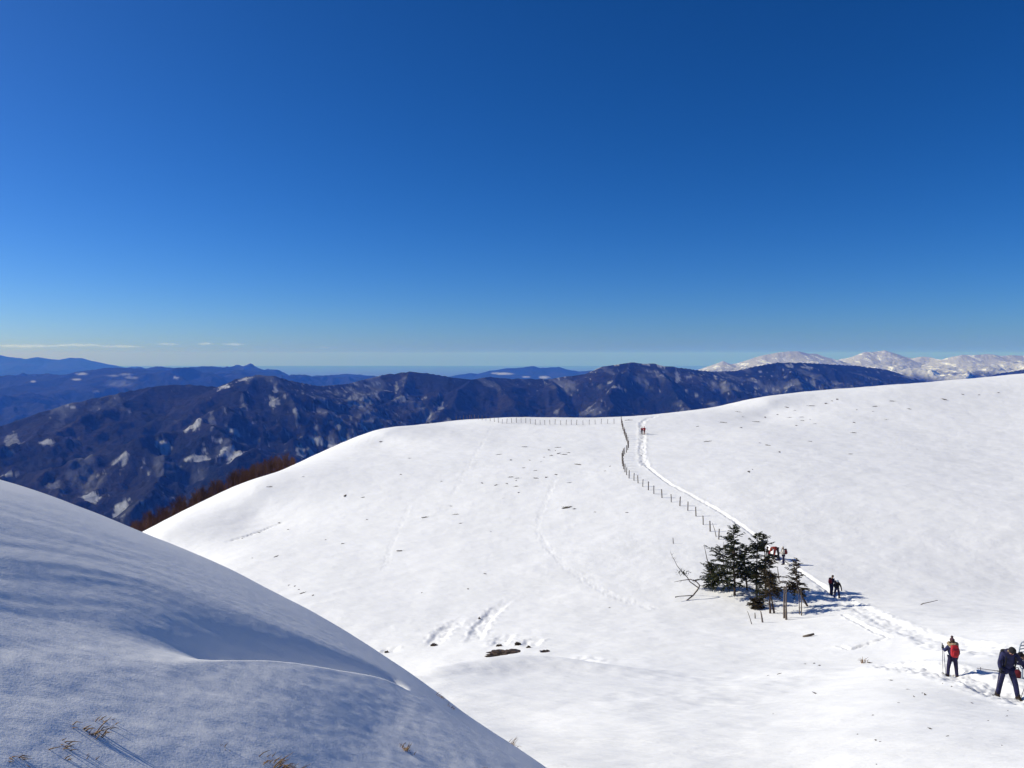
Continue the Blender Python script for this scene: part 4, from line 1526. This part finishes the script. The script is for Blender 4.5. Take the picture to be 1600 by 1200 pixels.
bag.v = [(x, y, z - .12) for x, y, z in bag.v]
bag.build('pouch', M_MAROON, ob)
m = MB()
m.tube([Vector((-.12, 0, .22)), Vector((-.05, 0, .36)), Vector((.05, 0, .36)), Vector((.12, 0, .22))], .015, 5)
m.build('handle', M_BLACK, ob)

# pair on the trail below the spruces
f1 = stand(1299, 925)
C1 = person('dark hiker with a maroon pack, left of the pair below the spruces', f1, 31 * f1.y / F, R(-62),
            dict(lean=9, head=10, legL=(10, 4, 10), legR=(-6, 4, 6), armL=(15, 12, 45, 0), armR=(15, 12, 45, 0)), M_NAVY2, M_NAVY2, M_HAIR)
backpack(C1, 'maroon backpack on the left hiker of the pair below the spruces', M_MAROON)
f2 = stand(1307.5, 931)
C2 = person('dark hiker with pale snowshoes, right of the pair below the spruces', f2, 32 * f2.y / F, R(165),
            dict(lean=14, head=25, legL=(6, 8, 8), legR=(-3, 8, 4), armL=(6, 22, 25, 8), armR=(25, 16, 55, -10)), M_BLACK, M_NAVY2, M_SHOEB, snowshoes=M_SHOE)
backpack(C2, 'black backpack on the right hiker of the pair below the spruces', M_BLACK)

# group beside the clump of trees
f3 = stand(1213, 873)
D1 = person('hiker in a rust-red jacket bending far forward beside the spruces', f3, 34 * f3.y / F, R(128),
            dict(lean=84, head=35, legL=(-4, 8, 2), legR=(8, 8, 4), armL=(10, 5, 10, 0), armR=(20, 5, 10, 0)), M_RUST, M_BLACK, M_RUST)
f4 = stand(1224, 881.5)
D2 = person('hiker in white hat and cream jacket with a dark pack beside the bending hiker', f4, 28 * f4.y / F, R(70),
            dict(lean=4, head=5, legL=(4, 2, 5), legR=(-3, 2, 4), armL=(20, 8, 55, 0), armR=(20, 8, 55, 0)), M_CREAM, M_NAVY2, M_CREAM)
backpack(D2, 'maroon-black backpack on the hiker in the white hat', M_MAROON, .33, .5, .22)
f5 = stand(1202, 871)
D3 = person('hiker in black sitting on the snow beside the bending red hiker', f5, 1.75, R(-95),
            dict(lean=-22, head=25, legL=(84, 6, 4), legR=(80, 8, 12), armL=(-10, 18, 10, 0), armR=(15, 14, 40, 0), sit=True), M_BLACK, M_BLACK, M_BLACK)

# far pair near the saddle
f6 = stand(1003, 679.5)
E1 = person('distant hiker in maroon with a pole, left of the far pair near the saddle', f6, 12.0 * f6.y / F, R(-20),
            dict(lean=6, head=5, legL=(8, 3, 8), legR=(-6, 3, 4), armL=(20, 14, 40, 0), armR=(10, 12, 40, 0)), M_MAROON, M_NAVY2, M_BLACK)
f7 = stand(1006.8, 680.3)
E2 = person('distant hiker in bright red, right of the far pair near the saddle', f7, 12.8 * f7.y / F, R(10),
            dict(lean=8, head=5, legL=(-6, 3, 4), legR=(8, 3, 8), armL=(15, 16, 40, 0), armR=(15, 22, 35, 10)), M_RED, M_MAROON, M_RED)
hd = E1['W'] @ E1['J']['armL'][3]
pole('tiny trekking pole held by the left hiker of the far pair', hd, ground(1000.8, 679.5))
